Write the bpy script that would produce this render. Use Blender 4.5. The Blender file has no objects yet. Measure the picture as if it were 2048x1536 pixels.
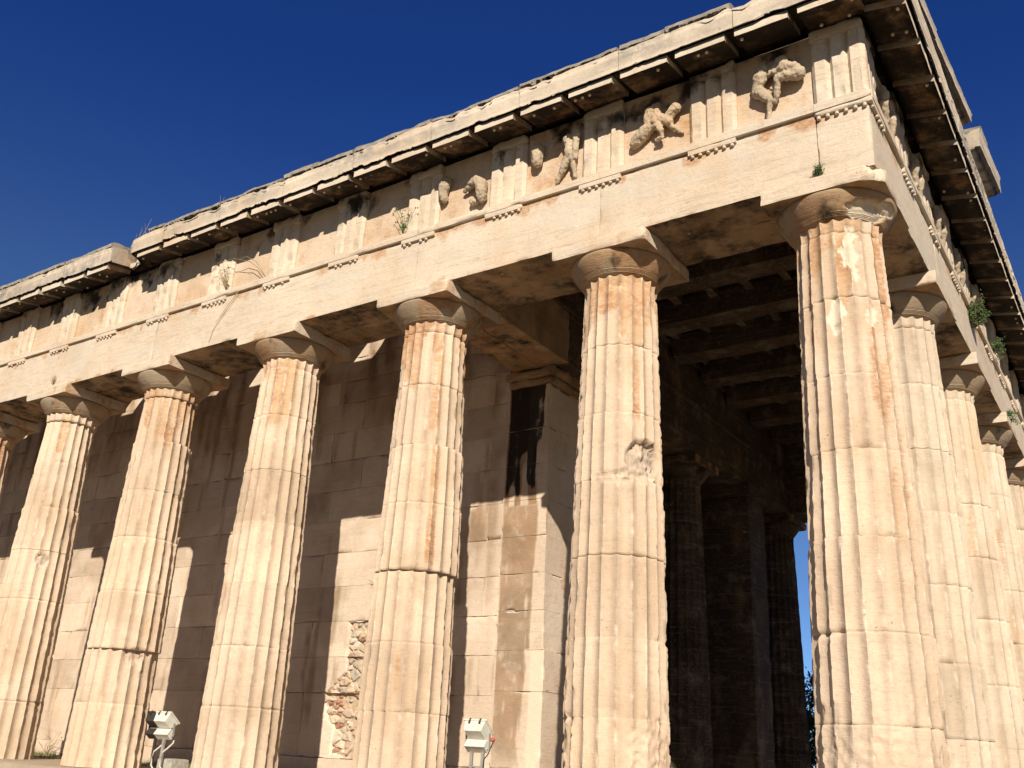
import bpy, math, random
import numpy as np
from mathutils import Vector, Matrix

# ------------------------------------------------------------------ camera, sky, sun, exposure
S = bpy.context.scene
C = S.collection
cam = bpy.data.objects.new('camera', bpy.data.cameras.new('camera'))
C.objects.link(cam)
cam.data.sensor_width = 36.0
cam.data.lens = 36.0 * 1902.348 / 2048
cam.data.clip_start = 0.05
cam.data.clip_end = 4000
RT = (0.8328183, 0.5511791, 0.0511398); UP = (0.1597185, -0.3277275, 0.9311738); FW = (-0.5300034, 0.7673306, 0.3609710)
cam.matrix_world = Matrix(((RT[0], UP[0], -FW[0], 2.0400), (RT[1], UP[1], -FW[1], -8.45212), (RT[2], UP[2], -FW[2], 0.46284), (0, 0, 0, 1)))
S.camera = cam

SUN_L = Vector((-0.64, 1.0, -0.665)).normalized()          # the way the light travels
EL = math.asin(-SUN_L.z)
AZ = math.atan2(-SUN_L.x, -SUN_L.y)                         # clockwise from +Y
W = bpy.data.worlds.new('World'); S.world = W; W.use_nodes = True
wn = W.node_tree; wn.nodes.clear()
sky = wn.nodes.new('ShaderNodeTexSky'); sky.sky_type = 'NISHITA'; sky.sun_disc = False
sky.sun_elevation = EL; sky.sun_rotation = AZ
sky.altitude = 100; sky.air_density = 0.6; sky.dust_density = 0.0; sky.ozone_density = 10.0
bg = wn.nodes.new('ShaderNodeBackground'); bg.inputs['Strength'].default_value = 0.05
wo = wn.nodes.new('ShaderNodeOutputWorld')
# deep polarised blue away from the sun, paler towards the horizon; sun's side tinted warm to brown the shade
def _wm(t, **k):
    x = wn.nodes.new(t)
    for a, b in k.items(): setattr(x, a, b)
    return x
def _wl(a, b): wn.links.new(a, b)
tc = _wm('ShaderNodeTexCoord'); sx = _wm('ShaderNodeSeparateXYZ'); _wl(tc.outputs['Generated'], sx.inputs[0])
mr = _wm('ShaderNodeMapRange', interpolation_type='SMOOTHSTEP'); _wl(sx.outputs['Z'], mr.inputs[0]); mr.inputs[1].default_value = .28; mr.inputs[2].default_value = .64
t1 = _wm('ShaderNodeMix', data_type='RGBA'); _wl(mr.outputs[0], t1.inputs[0]); t1.inputs[6].default_value = (2.0, 1.7, 1.5, 1); t1.inputs[7].default_value = (.62, 1.02, 1.68, 1)
dt = _wm('ShaderNodeVectorMath', operation='DOT_PRODUCT'); _wl(tc.outputs['Generated'], dt.inputs[0]); dt.inputs[1].default_value = (-SUN_L.x, -SUN_L.y, 0)
m2 = _wm('ShaderNodeMapRange', interpolation_type='SMOOTHSTEP'); _wl(dt.outputs['Value'], m2.inputs[0]); m2.inputs[1].default_value = -.15; m2.inputs[2].default_value = .45
t2 = _wm('ShaderNodeMix', data_type='RGBA'); _wl(m2.outputs[0], t2.inputs[0]); _wl(t1.outputs[2], t2.inputs[6]); t2.inputs[7].default_value = (1.25, 1.0, .74, 1)
tint = _wm('ShaderNodeMix', data_type='RGBA', blend_type='MULTIPLY'); tint.inputs[0].default_value = 1.0
_wl(sky.outputs[0], tint.inputs[6]); _wl(t2.outputs[2], tint.inputs[7]); _wl(tint.outputs[2], bg.inputs['Color'])
wn.links.new(bg.outputs[0], wo.inputs['Surface'])

sl = bpy.data.lights.new('sun', 'SUN'); sl.energy = 5.0; sl.angle = math.radians(0.53); sl.color = (1.0, 0.89, 0.74)
so = bpy.data.objects.new('sun', sl); C.objects.link(so)
so.rotation_euler = SUN_L.to_track_quat('-Z', 'Y').to_euler(); so.location = (10, -20, 20)

S.view_settings.view_transform = 'Standard'; S.view_settings.look = 'None'
S.view_settings.exposure = 0.37; S.view_settings.gamma = 1.0

random.seed(7)
RNG = np.random.default_rng(11)

# ------------------------------------------------------------------ numpy noise
def _h(ix, iy, iz, seed):
    n = (ix.astype(np.int64) * 374761393 + iy.astype(np.int64) * 668265263 + iz.astype(np.int64) * 2147483647 + seed * 974711) & 0xFFFFFFFF
    n = ((n ^ (n >> 13)) * 1274126177) & 0xFFFFFFFF
    n = ((n ^ (n >> 16)) * 2246822519) & 0xFFFFFFFF
    return ((n ^ (n >> 15)) & 0xFFFFFF) / float(0xFFFFFF)

def vn(P, seed=0):
    P = np.asarray(P, float); I = np.floor(P).astype(np.int64); Fr = P - I
    Fr = Fr * Fr * (3 - 2 * Fr)
    x, y, z = I[..., 0], I[..., 1], I[..., 2]; fx, fy, fz = Fr[..., 0], Fr[..., 1], Fr[..., 2]
    r = 0
    for a in (0, 1):
        for b in (0, 1):
            for c in (0, 1):
                w = (fx if a else 1 - fx) * (fy if b else 1 - fy) * (fz if c else 1 - fz)
                r = r + w * _h(x + a, y + b, z + c, seed)
    return r

def fbm(P, o=4, seed=0):
    P = np.asarray(P, float); s = 0; a = 0.5; t = 0
    for i in range(o):
        s = s + a * vn(P, seed + i * 17); t += a; a *= 0.5; P = P * 2.03 + 3.7
    return s / t

def sstep(a, b, x):
    t = np.clip((x - a) / (b - a), 0, 1); return t * t * (3 - 2 * t)

# ------------------------------------------------------------------ materials
def mat(name):
    m = bpy.data.materials.new(name); m.use_nodes = True; nt = m.node_tree; nt.nodes.clear()
    o = nt.nodes.new('ShaderNodeOutputMaterial'); p = nt.nodes.new('ShaderNodeBsdfPrincipled')
    nt.links.new(p.outputs[0], o.inputs[0])
    return m, nt, p

class NT:
    def __init__(s, nt): s.nt = nt
    def n(s, t, **k):
        x = s.nt.nodes.new(t)
        for a, b in k.items(): setattr(x, a, b)
        return x
    def put(s, sock, v):
        if isinstance(v, (int, float)): sock.default_value = v
        elif isinstance(v, (tuple, list)): sock.default_value = (*v, 1.0) if len(v) == 3 and sock.type == 'RGBA' else v
        else: s.nt.links.new(v, sock)
    def math(s, op, a, b=0.0, clamp=False):
        x = s.n('ShaderNodeMath', operation=op, use_clamp=clamp); s.put(x.inputs[0], a); s.put(x.inputs[1], b); return x.outputs[0]
    def mix(s, f, a, b, mode='MIX'):
        x = s.n('ShaderNodeMix', data_type='RGBA', blend_type=mode); s.put(x.inputs[0], f); s.put(x.inputs[6], a); s.put(x.inputs[7], b); return x.outputs[2]
    def noise(s, vec, scale, detail=5, rough=0.55, sc=None, rot=None):
        if sc or rot:
            m = s.n('ShaderNodeMapping'); s.put(m.inputs[0], vec)
            if sc: m.inputs['Scale'].default_value = sc
            if rot: m.inputs['Rotation'].default_value = rot
            vec = m.outputs[0]
        x = s.n('ShaderNodeTexNoise'); s.put(x.inputs['Vector'], vec); x.inputs['Scale'].default_value = scale
        x.inputs['Detail'].default_value = detail; x.inputs['Roughness'].default_value = rough
        return x.outputs[0]
    def ss(s, v, a, b):
        x = s.n('ShaderNodeMapRange', interpolation_type='SMOOTHSTEP'); s.put(x.inputs[0], v); x.inputs[1].default_value = a; x.inputs[2].default_value = b; return x.outputs[0]
    def attr(s, name):
        return s.n('ShaderNodeAttribute', attribute_name=name).outputs['Fac']
    def pos(s): return s.n('ShaderNodeNewGeometry').outputs['Position']

def marble(name, A=(.655, .515, .392), B=(.53, .40, .285), stain=(.40, .20, .088), stain2=(.52, .335, .19), bump=.5, base_stain=0.0, base_crust=0.0, veins=False):
    m, nt, p = mat(name); q = NT(nt); P = q.pos()
    n1 = q.noise(P, 1.1, 4, .6); n2 = q.noise(P, 1.6, 6, .6, sc=(1.0, 1.0, 13.0), rot=(.10, .12, 0)); n3 = q.noise(P, 26, 6, .65)
    col = q.mix(q.ss(n1, .35, .68), A, B)
    col = q.mix(q.math('MULTIPLY', q.ss(n2, .52, .74), .34), col, (.41, .335, .25))
    col = q.mix(q.math('MULTIPLY', q.ss(n3, .48, .72), .34), col, (.39, .29, .195))
    n4 = q.noise(P, 30, 5, .7, sc=(.35, .35, 3.2)); col = q.mix(q.math('MULTIPLY', q.ss(n4, .54, .74), .30), col, (.37, .275, .19))
    n5 = q.noise(P, 2.6, 7, .68); col = q.mix(q.math('MULTIPLY', q.ss(n5, .52, .68), .30), col, (.43, .355, .27))
    if veins:
        v1 = q.noise(P, 1.0, 5, .6, sc=(.55, .55, 9.0), rot=(.02, .13, 0)); vl = q.ss(q.math('ABSOLUTE', q.math('SUBTRACT', v1, .5)), .022, .004)
        col = q.mix(q.math('MULTIPLY', vl, .30), col, (.33, .255, .19))
        v2 = q.noise(P, .8, 4, .55, sc=(1, 1, 3.0)); col = q.mix(q.math('MULTIPLY', q.ss(v2, .5, .68), .5), col, (.58, .535, .455))
    # warm iron patina, broken up into flakes and streaks
    s1 = q.noise(P, 3.2, 8, .62, sc=(1, 1, .28)); s2 = q.noise(P, 22, 4, .6, sc=(.6, .6, 3.0)); s3 = q.noise(P, 2.3, 4)
    sv = q.math('ADD', s1, q.math('MULTIPLY', q.math('ADD', q.attr('stain'), base_stain), .62))
    sv = q.math('ADD', sv, q.math('MULTIPLY', q.math('SUBTRACT', s2, .5), .34))
    sf = q.noise(P, 14, 7, .7, sc=(1, 1, 1.8)); sm = q.math('MULTIPLY', q.ss(sv, .70, .88), q.math('ADD', .36, q.math('MULTIPLY', q.ss(sf, .36, .6), .56)))
    col = q.mix(sm, col, q.mix(q.ss(s3, .4, .62), stain, stain2))
    # thin overall ochre bloom
    b1 = q.noise(P, .9, 5, .6, sc=(1, 1, .5))
    col = q.mix(q.math('MULTIPLY', q.ss(b1, .54, .72), .38), col, (.52, .345, .195))
    # brown wash painted where a mesh carries it
    br = q.math('MULTIPLY', q.attr('brown'), q.ss(q.noise(P, 3.0, 7, .65), .18, .5))
    col = q.mix(br, col, q.mix(q.ss(s3, .42, .6), (.185, .115, .062), (.28, .165, .085)))
    # black gypsum crust; also carries shade painted under the cornice
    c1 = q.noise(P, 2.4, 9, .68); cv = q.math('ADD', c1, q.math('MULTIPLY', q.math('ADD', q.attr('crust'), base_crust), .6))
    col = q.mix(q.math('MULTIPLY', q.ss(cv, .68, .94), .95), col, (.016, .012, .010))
    col = q.mix(q.math('MULTIPLY', q.attr('grey'), q.ss(q.noise(P, 6, 8, .7), .3, .6)), col, (.235, .215, .19))
    col = q.mix(q.math('MULTIPLY', q.attr('fresh'), q.ss(q.noise(P, 5, 5, .6), .25, .42)), col, (.68, .59, .465))
    # pits and small dark marks
    pt = q.math('MULTIPLY', q.ss(q.noise(P, 34, 2, .5), .70, .76), q.ss(q.noise(P, 2.1, 3), .5, .62))
    col = q.mix(q.math('MULTIPLY', pt, .75), col, (.15, .095, .06))
    wh = q.math('MULTIPLY', q.ss(q.noise(P, 17, 2, .5), .72, .77), q.ss(q.noise(P, 1.7, 2), .45, .6))
    col = q.mix(q.math('MULTIPLY', wh, .7), col, (.74, .68, .57))
    t = q.math('ADD', 1.0, q.attr('tone'))
    cmb = q.n('ShaderNodeCombineColor'); 
    for i in range(3): q.put(cmb.inputs[i], t)
    col = q.mix(1.0, col, cmb.outputs[0], 'MULTIPLY')
    q.put(p.inputs['Base Color'], col); p.inputs['Roughness'].default_value = .82; p.inputs['Specular IOR Level'].default_value = .18
    hgt = q.math('ADD', q.math('MULTIPLY', q.noise(P, 9, 7, .65), 1.0), q.math('MULTIPLY', q.noise(P, 55, 5, .7, sc=(1, 1, 1.6)), .45))
    hgt = q.math('ADD', hgt, q.math('MULTIPLY', n4, .5)); hgt = q.math('SUBTRACT', hgt, q.math('MULTIPLY', pt, .8)); hgt = q.math('ADD', hgt, q.math('MULTIPLY', sm, .12))
    bn = q.n('ShaderNodeBump'); bn.inputs['Strength'].default_value = bump; bn.inputs['Distance'].default_value = .022
    q.put(bn.inputs['Height'], hgt); q.put(p.inputs['Normal'], bn.outputs[0])
    return m

def plain(name, col, rough=.6, metal=0.0, var=.12, scale=12):
    m, nt, p = mat(name); q = NT(nt); P = q.pos(); n = q.noise(P, scale, 6, .6)
    d = tuple(c * (1 - var * 2.2) for c in col)
    q.put(p.inputs['Base Color'], q.mix(q.ss(n, .35, .75), col, d)); p.inputs['Roughness'].default_value = rough; p.inputs['Metallic'].default_value = metal
    bn = q.n('ShaderNodeBump'); bn.inputs['Strength'].default_value = .15; bn.inputs['Distance'].default_value = .003
    q.put(bn.inputs['Height'], q.noise(P, scale * 6, 4)); q.put(p.inputs['Normal'], bn.outputs[0])
    return m

def leafy(name, a, b):
    m, nt, p = mat(name); q = NT(nt)
    r = q.n('ShaderNodeNewGeometry').outputs['Random Per Island']
    q.put(p.inputs['Base Color'], q.mix(r, a, b)); p.inputs['Roughness'].default_value = .65
    return m

M_COL = marble('column marble')
M_ENT = marble('entablature marble', A=(.67, .572, .455), B=(.60, .495, .385), veins=True)
M_FRZ = marble('frieze marble', A=(.65, .53, .41), B=(.55, .405, .28), base_stain=.10)
M_EAST = marble('east columns marble', A=(.60, .505, .40), B=(.50, .40, .30))
M_STEP = marble('worn step marble', A=(.44, .37, .28), B=(.36, .29, .21))
M_WALL = marble('cella wall marble', A=(.67, .565, .455), B=(.57, .46, .355), bump=.45)
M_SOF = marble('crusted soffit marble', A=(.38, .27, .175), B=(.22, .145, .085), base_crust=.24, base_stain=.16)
M_UND = marble('shade-dark crusted cornice underside', A=(.17, .115, .07), B=(.11, .072, .045), base_crust=.34, base_stain=.1)  # dark base paints in the shade under the cornice, over real crust
M_DARK = marble('shade-dark smoked marble', A=(.08, .055, .038), B=(.045, .032, .023), base_crust=.2)  # near-black colour paints in the porch's shade; its ceilings are sooty too
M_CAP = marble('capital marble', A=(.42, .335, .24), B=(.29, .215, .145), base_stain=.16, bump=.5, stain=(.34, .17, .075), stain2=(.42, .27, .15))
M_REL = marble('relief marble', A=(.50, .41, .30), B=(.36, .29, .21), base_crust=-.05)
M_CORN = marble('cornice marble', A=(.62, .535, .43), B=(.50, .43, .345))
M_TILE = plain('weathered roof tile', (.30, .265, .22), .9, var=.25, scale=7)
M_WHITE = plain('white lamp paint', (.68, .68, .61), .5, var=.10)
M_GREYM = plain('galvanised lamp metal', (.42, .42, .40), .5, .4, var=.1)
M_BLACK = plain('dark lamp paint', (.035, .032, .03), .6, var=.1)
M_RED = plain('red plug plastic', (.55, .08, .06), .5, var=.1)
M_CONC = plain('concrete', (.42, .40, .35), .9, var=.2, scale=20)
M_CABLE = plain('pale cable sheath', (.5, .49, .44), .6, var=.06)
M_GLASS = plain('lamp glass', (.1, .11, .12), .1, var=.05)
M_LEAF = leafy('shrub leaf', (.028, .062, .014), (.085, .12, .03))
M_LEAF2 = leafy('tuft leaf', (.03, .09, .02), (.08, .14, .03))
M_DRY = leafy('dry stalk', (.34, .25, .13), (.2, .17, .08))
M_GRASS = leafy('grass blade', (.07, .13, .03), (.22, .22, .08))
M_CYP = leafy('dark tree leaf', (.02, .045, .014), (.05, .08, .025))
M_BARK = plain('bark', (.12, .085, .055), .9, var=.25, scale=18)
M_SOIL = plain('dry sandy ground', (.21, .17, .108), .95, var=.25, scale=.8)

# ------------------------------------------------------------------ mesh helpers
class MB:
    """collects vertices, quads and per-vertex weathering weights; builds ONE mesh object"""
    def __init__(s): s.V = []; s.F = []; s.A = []; s.M = []; s.n = 0
    def add(s, V, F, mi=0, **at):
        V = np.asarray(V, float).reshape(-1, 3)
        F = [np.asarray(f) + s.n for f in F] if not isinstance(F, np.ndarray) else F + s.n
        s.V.append(V); s.F.append((F, mi)); s.A.append({k: np.broadcast_to(np.asarray(v, float), (len(V),)) for k, v in at.items()}); s.n += len(V)
    def build(s, name, mats, parent=None, loc=(0, 0, 0), smooth=True, fix=False):
        V = np.concatenate(s.V); me = bpy.data.meshes.new(name)
        loops = []; starts = []; mi = []; k = 0
        for F, m in s.F:
            if isinstance(F, np.ndarray):
                w = F.shape[1]; loops.append(F.reshape(-1)); starts.append(k + np.arange(len(F)) * w); mi.append(np.full(len(F), m)); k += F.size
            else:
                for f in F: loops.append(f); starts.append(np.array([k])); mi.append(np.array([m])); k += len(f)
        loops = np.concatenate(loops).astype(np.int32); starts = np.concatenate(starts).astype(np.int32); mi = np.concatenate(mi).astype(np.int32)
        me.vertices.add(len(V)); me.vertices.foreach_set('co', V.astype(np.float32).reshape(-1))
        me.loops.add(len(loops)); me.loops.foreach_set('vertex_index', loops)
        me.polygons.add(len(starts)); me.polygons.foreach_set('loop_start', starts)
        me.polygons.foreach_set('material_index', mi)
        me.update(calc_edges=True); me.validate()
        me.polygons.foreach_set('use_smooth', np.full(len(me.polygons), smooth))
        keys = set().union(*[set(a) for a in s.A])
        for kx in keys:
            at = me.attributes.new(kx, 'FLOAT', 'POINT')
            at.data.foreach_set('value', np.concatenate([a.get(kx, np.zeros(len(v))) for a, v in zip(s.A, s.V)]).astype(np.float32))
        for mm in (mats if isinstance(mats, (list, tuple)) else [mats]): me.materials.append(mm)
        if fix:
            import bmesh
            b = bmesh.new(); b.from_mesh(me); bmesh.ops.recalc_face_normals(b, faces=b.faces); b.to_mesh(me); b.free()
        o = bpy.data.objects.new(name, me); C.objects.link(o); o.location = loc
        if parent: o.parent = parent
        return o

def gridF(nu, nv, flip=False):
    i = np.arange(nu - 1)[:, None]; j = np.arange(nv - 1)[None, :]
    a = (i * nv + j).reshape(-1); f = np.stack([a, a + nv, a + nv + 1, a + 1], 1)
    return f[:, ::-1] if flip else f

def rough(P, amp, f, seed):
    return np.stack([fbm(P * f, 3, seed + k * 31) - .5 for k in range(3)], -1) * 2 * amp

def block(mb, lo, hi, res=.06, amp=.004, chip=.018, cw=.05, cf=5.0, ct=.45, seed=0, skip='', mi=0, fn=None, face_at=None, **at):
    """a stone block: six gridded faces, worn and chipped along the edges"""
    lo = np.array(lo, float); hi = np.array(hi, float); ctr = (lo + hi) / 2
    def ax(i):
        n = max(2, int(round((hi[i] - lo[i]) / res)) + 1); a = np.linspace(lo[i], hi[i], n)
        e = min(.018, (hi[i] - lo[i]) * .2); 
        return np.unique(np.concatenate([a, [lo[i] + e, hi[i] - e]]))
    for k, nm in enumerate('xyz'):
        u, v = [i for i in range(3) if i != k]
        au, av = ax(u), ax(v)
        for side in (0, 1):
            tag = nm + '-+'[side]
            if tag in skip: continue
            P = np.zeros((len(au), len(av), 3)); P[..., u] = au[:, None]; P[..., v] = av[None, :]; P[..., k] = hi[k] if side else lo[k]
            P = P.reshape(-1, 3)
            D = np.minimum(P - lo, hi - P); sg = np.sign(ctr - P)
            Q = P.copy()
            if chip:
                c = np.clip(fbm(P * cf, 3, seed + 5) - ct, 0, 1) * chip / .25
                for (i, j) in ((0, 1), (0, 2), (1, 2)):
                    e = np.maximum(D[:, i], D[:, j]); t = np.clip(1 - e / cw, 0, 1) ** 1.5
                    for w in (i, j): Q[:, w] += sg[:, w] * c * t
            if amp: Q += rough(P, amp, 2.3, seed)
            a2 = dict(at); a2.update((face_at or {}).get(tag, {}))
            if fn: Q, ex = fn(Q, P, tag); a2.update(ex)
            fl = (side == 0) ^ (k == 1)
            mb.add(Q, gridF(len(au), len(av), fl), a2.pop('mi', mi), **a2)

def lathe(mb, prof, n=48, cx=0, cy=0, mi=0, **at):
    prof = np.array(prof, float); a = np.arange(n + 1) / n * 2 * np.pi
    V = np.stack([cx + prof[:, None, 0] * np.cos(a), cy + prof[:, None, 0] * np.sin(a), np.repeat(prof[:, 1:2], n + 1, 1)], -1)
    mb.add(V.reshape(-1, 3), gridF(len(prof), n + 1, True), mi, **at)

def tube(mb, pts, r, n=8, mi=0, cap=True):
    pts = [Vector(p) for p in pts]; rs = r if isinstance(r, (list, tuple)) else [r] * len(pts)
    V = []; up0 = None
    for i, p in enumerate(pts):
        d = (pts[min(i + 1, len(pts) - 1)] - pts[max(i - 1, 0)]).normalized()
        x = d.orthogonal().normalized() if up0 is None else (up0 - d * up0.dot(d)).normalized()
        up0 = x; y = d.cross(x)
        V += [p + (x * math.cos(2 * math.pi * k / n) + y * math.sin(2 * math.pi * k / n)) * rs[i] for k in range(n)]
    F = [[i * n + k, i * n + (k + 1) % n, (i + 1) * n + (k + 1) % n, (i + 1) * n + k] for i in range(len(pts) - 1) for k in range(n)]
    if cap: F += [list(range(n))[::-1], [(len(pts) - 1) * n + k for k in range(n)]]
    mb.add([tuple(v) for v in V], F, mi)

def obox(mb, c, ax, half, mi=0, bev=.0):
    """an oriented box; ax = three unit axes"""
    c = Vector(c); V = []
    for sx in (-1, 1):
        for sy in (-1, 1):
            for sz in (-1, 1): V.append(tuple(c + ax[0] * half[0] * sx + ax[1] * half[1] * sy + ax[2] * half[2] * sz))
    F = [[0, 1, 3, 2], [4, 6, 7, 5], [0, 4, 5, 1], [2, 3, 7, 6], [0, 2, 6, 4], [1, 5, 7, 3]]
    mb.add(V, F, mi)

def extr(mb, prof, a0, a1, fr, res=.06, amp=.004, seed=0, mit0=0, mit1=0, sub=.05, mi=0, cap=True, atf=None, wf=None, closed=True, emi=None):
    """extrude a (d, z) profile along a in a frame fr(a, d, z) -> world; mitred ends; worn by noise"""
    pr = []; prof = list(prof); n = len(prof); key = []
    for i in range(n if closed else n - 1):
        p, q = np.array(prof[i], float), np.array(prof[(i + 1) % n], float)
        k = max(1, int(np.linalg.norm(q - p) / sub))
        for t in range(k + (1 if True else 0)): pr.append(p + (q - p) * t / k); key.append(i)
    pr = np.array(pr); m = len(pr); key = np.array(key)
    na = max(2, int(abs(a1 - a0) / res) + 1); T = np.linspace(0, 1, na)
    st = a0 + mit0 * pr[:, 0]; en = a1 + mit1 * pr[:, 0]
    A = st[None] + (en - st)[None] * T[:, None]
    L = np.stack([A, np.repeat(pr[None, :, 0], na, 0), np.repeat(pr[None, :, 1], na, 0)], -1)
    Pw = fr(L.reshape(-1, 3))
    Q = Pw + rough(Pw, amp, 3.1, seed) + rough(Pw, amp * .5, 13, seed + 3)
    if wf is not None: Q = wf(Q, L.reshape(-1, 3))
    at = atf(L.reshape(-1, 3), np.tile(key, na)) if atf else {}
    # one strip of faces per profile edge so that the corners stay sharp
    idx = np.arange(na * m).reshape(na, m)
    Fs = []
    for j in range(m if closed else m - 1):
        j2 = (j + 1) % m
        Fs.append(np.stack([idx[:-1, j], idx[1:, j], idx[1:, j2], idx[:-1, j2]], 1))
    n0 = mb.n; mb.add(Q, np.concatenate([f for j, f in enumerate(Fs) if not (emi and emi.get(key[j]))] or Fs[:1]), mi, **at)
    if emi:
        for j, f in enumerate(Fs):
            if emi.get(key[j]): mb.F.append((f + n0, emi[key[j]]))
    if cap and closed:
        for r in (0, na - 1): mb.add(Q[idx[r]], [list(range(m))], mi, **{k: v[idx[r]] for k, v in at.items()})

def south(L): return np.stack([L[:, 0], -L[:, 1], L[:, 2]], -1)
def east(L): return np.stack([L[:, 1] - .011, L[:, 0], L[:, 2]], -1)

def empty(name, loc=(0, 0, 0), parent=None):
    o = bpy.data.objects.new(name, None); C.objects.link(o); o.location = loc; o.empty_display_size = .3
    if parent: o.parent = parent
    return o
def tag(o, label=None, cat=None, group=None, kind=None):
    if label: o['label'] = label
    if cat: o['category'] = cat
    if group: o['group'] = group
    if kind: o['kind'] = kind
    return o

# ------------------------------------------------------------------ ground and sky setting
g = MB(); R_ = 1500.0
g.add([(-R_, -R_, -1.12), (R_, -R_, -1.12), (R_, R_, -1.12), (-R_, R_, -1.12)], [[0, 1, 2, 3]])
tag(g.build('ground', M_SOIL, smooth=False), kind='structure')

# ------------------------------------------------------------------ the temple
temple = empty('ancient_temple', (0, 0, 0))
tag(temple, 'weathered cream marble Doric temple seen at its corner, fluted columns under a carved frieze', 'temple')
COLX = [-.011, -2.398, -4.992, -7.537, -10.148, -12.767, -15.35, -17.93, -20.5]
COLY = [0, 2.413, 4.993, 7.573, 10.153, 12.566]
H = .505; ABH = .569; AB0 = 5.5486; AB1 = 5.71
JN = [.80, 1.505, 2.28, 3.045, 3.74, 4.495, 5.185]

# stepped platform: three steps
st = MB()
for k in range(3):
    e = .72 + k * .38; z1 = -.352 * k
    xs = np.arange(-32.0, e, 1.29); xs = list(xs) + [e]
    if k == 0:
        block(st, (-32, -e, -.352), (e, 13.3, .0), res=.5, amp=.006, chip=.03, seed=900, tone=0.0)
    else:
        block(st, (-32 - e, -e, z1 - .352), (e, 13.3 + .38 * k, z1 - .004), res=.5, amp=.006, chip=.02, seed=910 + k)
st.build('stepped_platform', M_STEP, temple)

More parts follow.
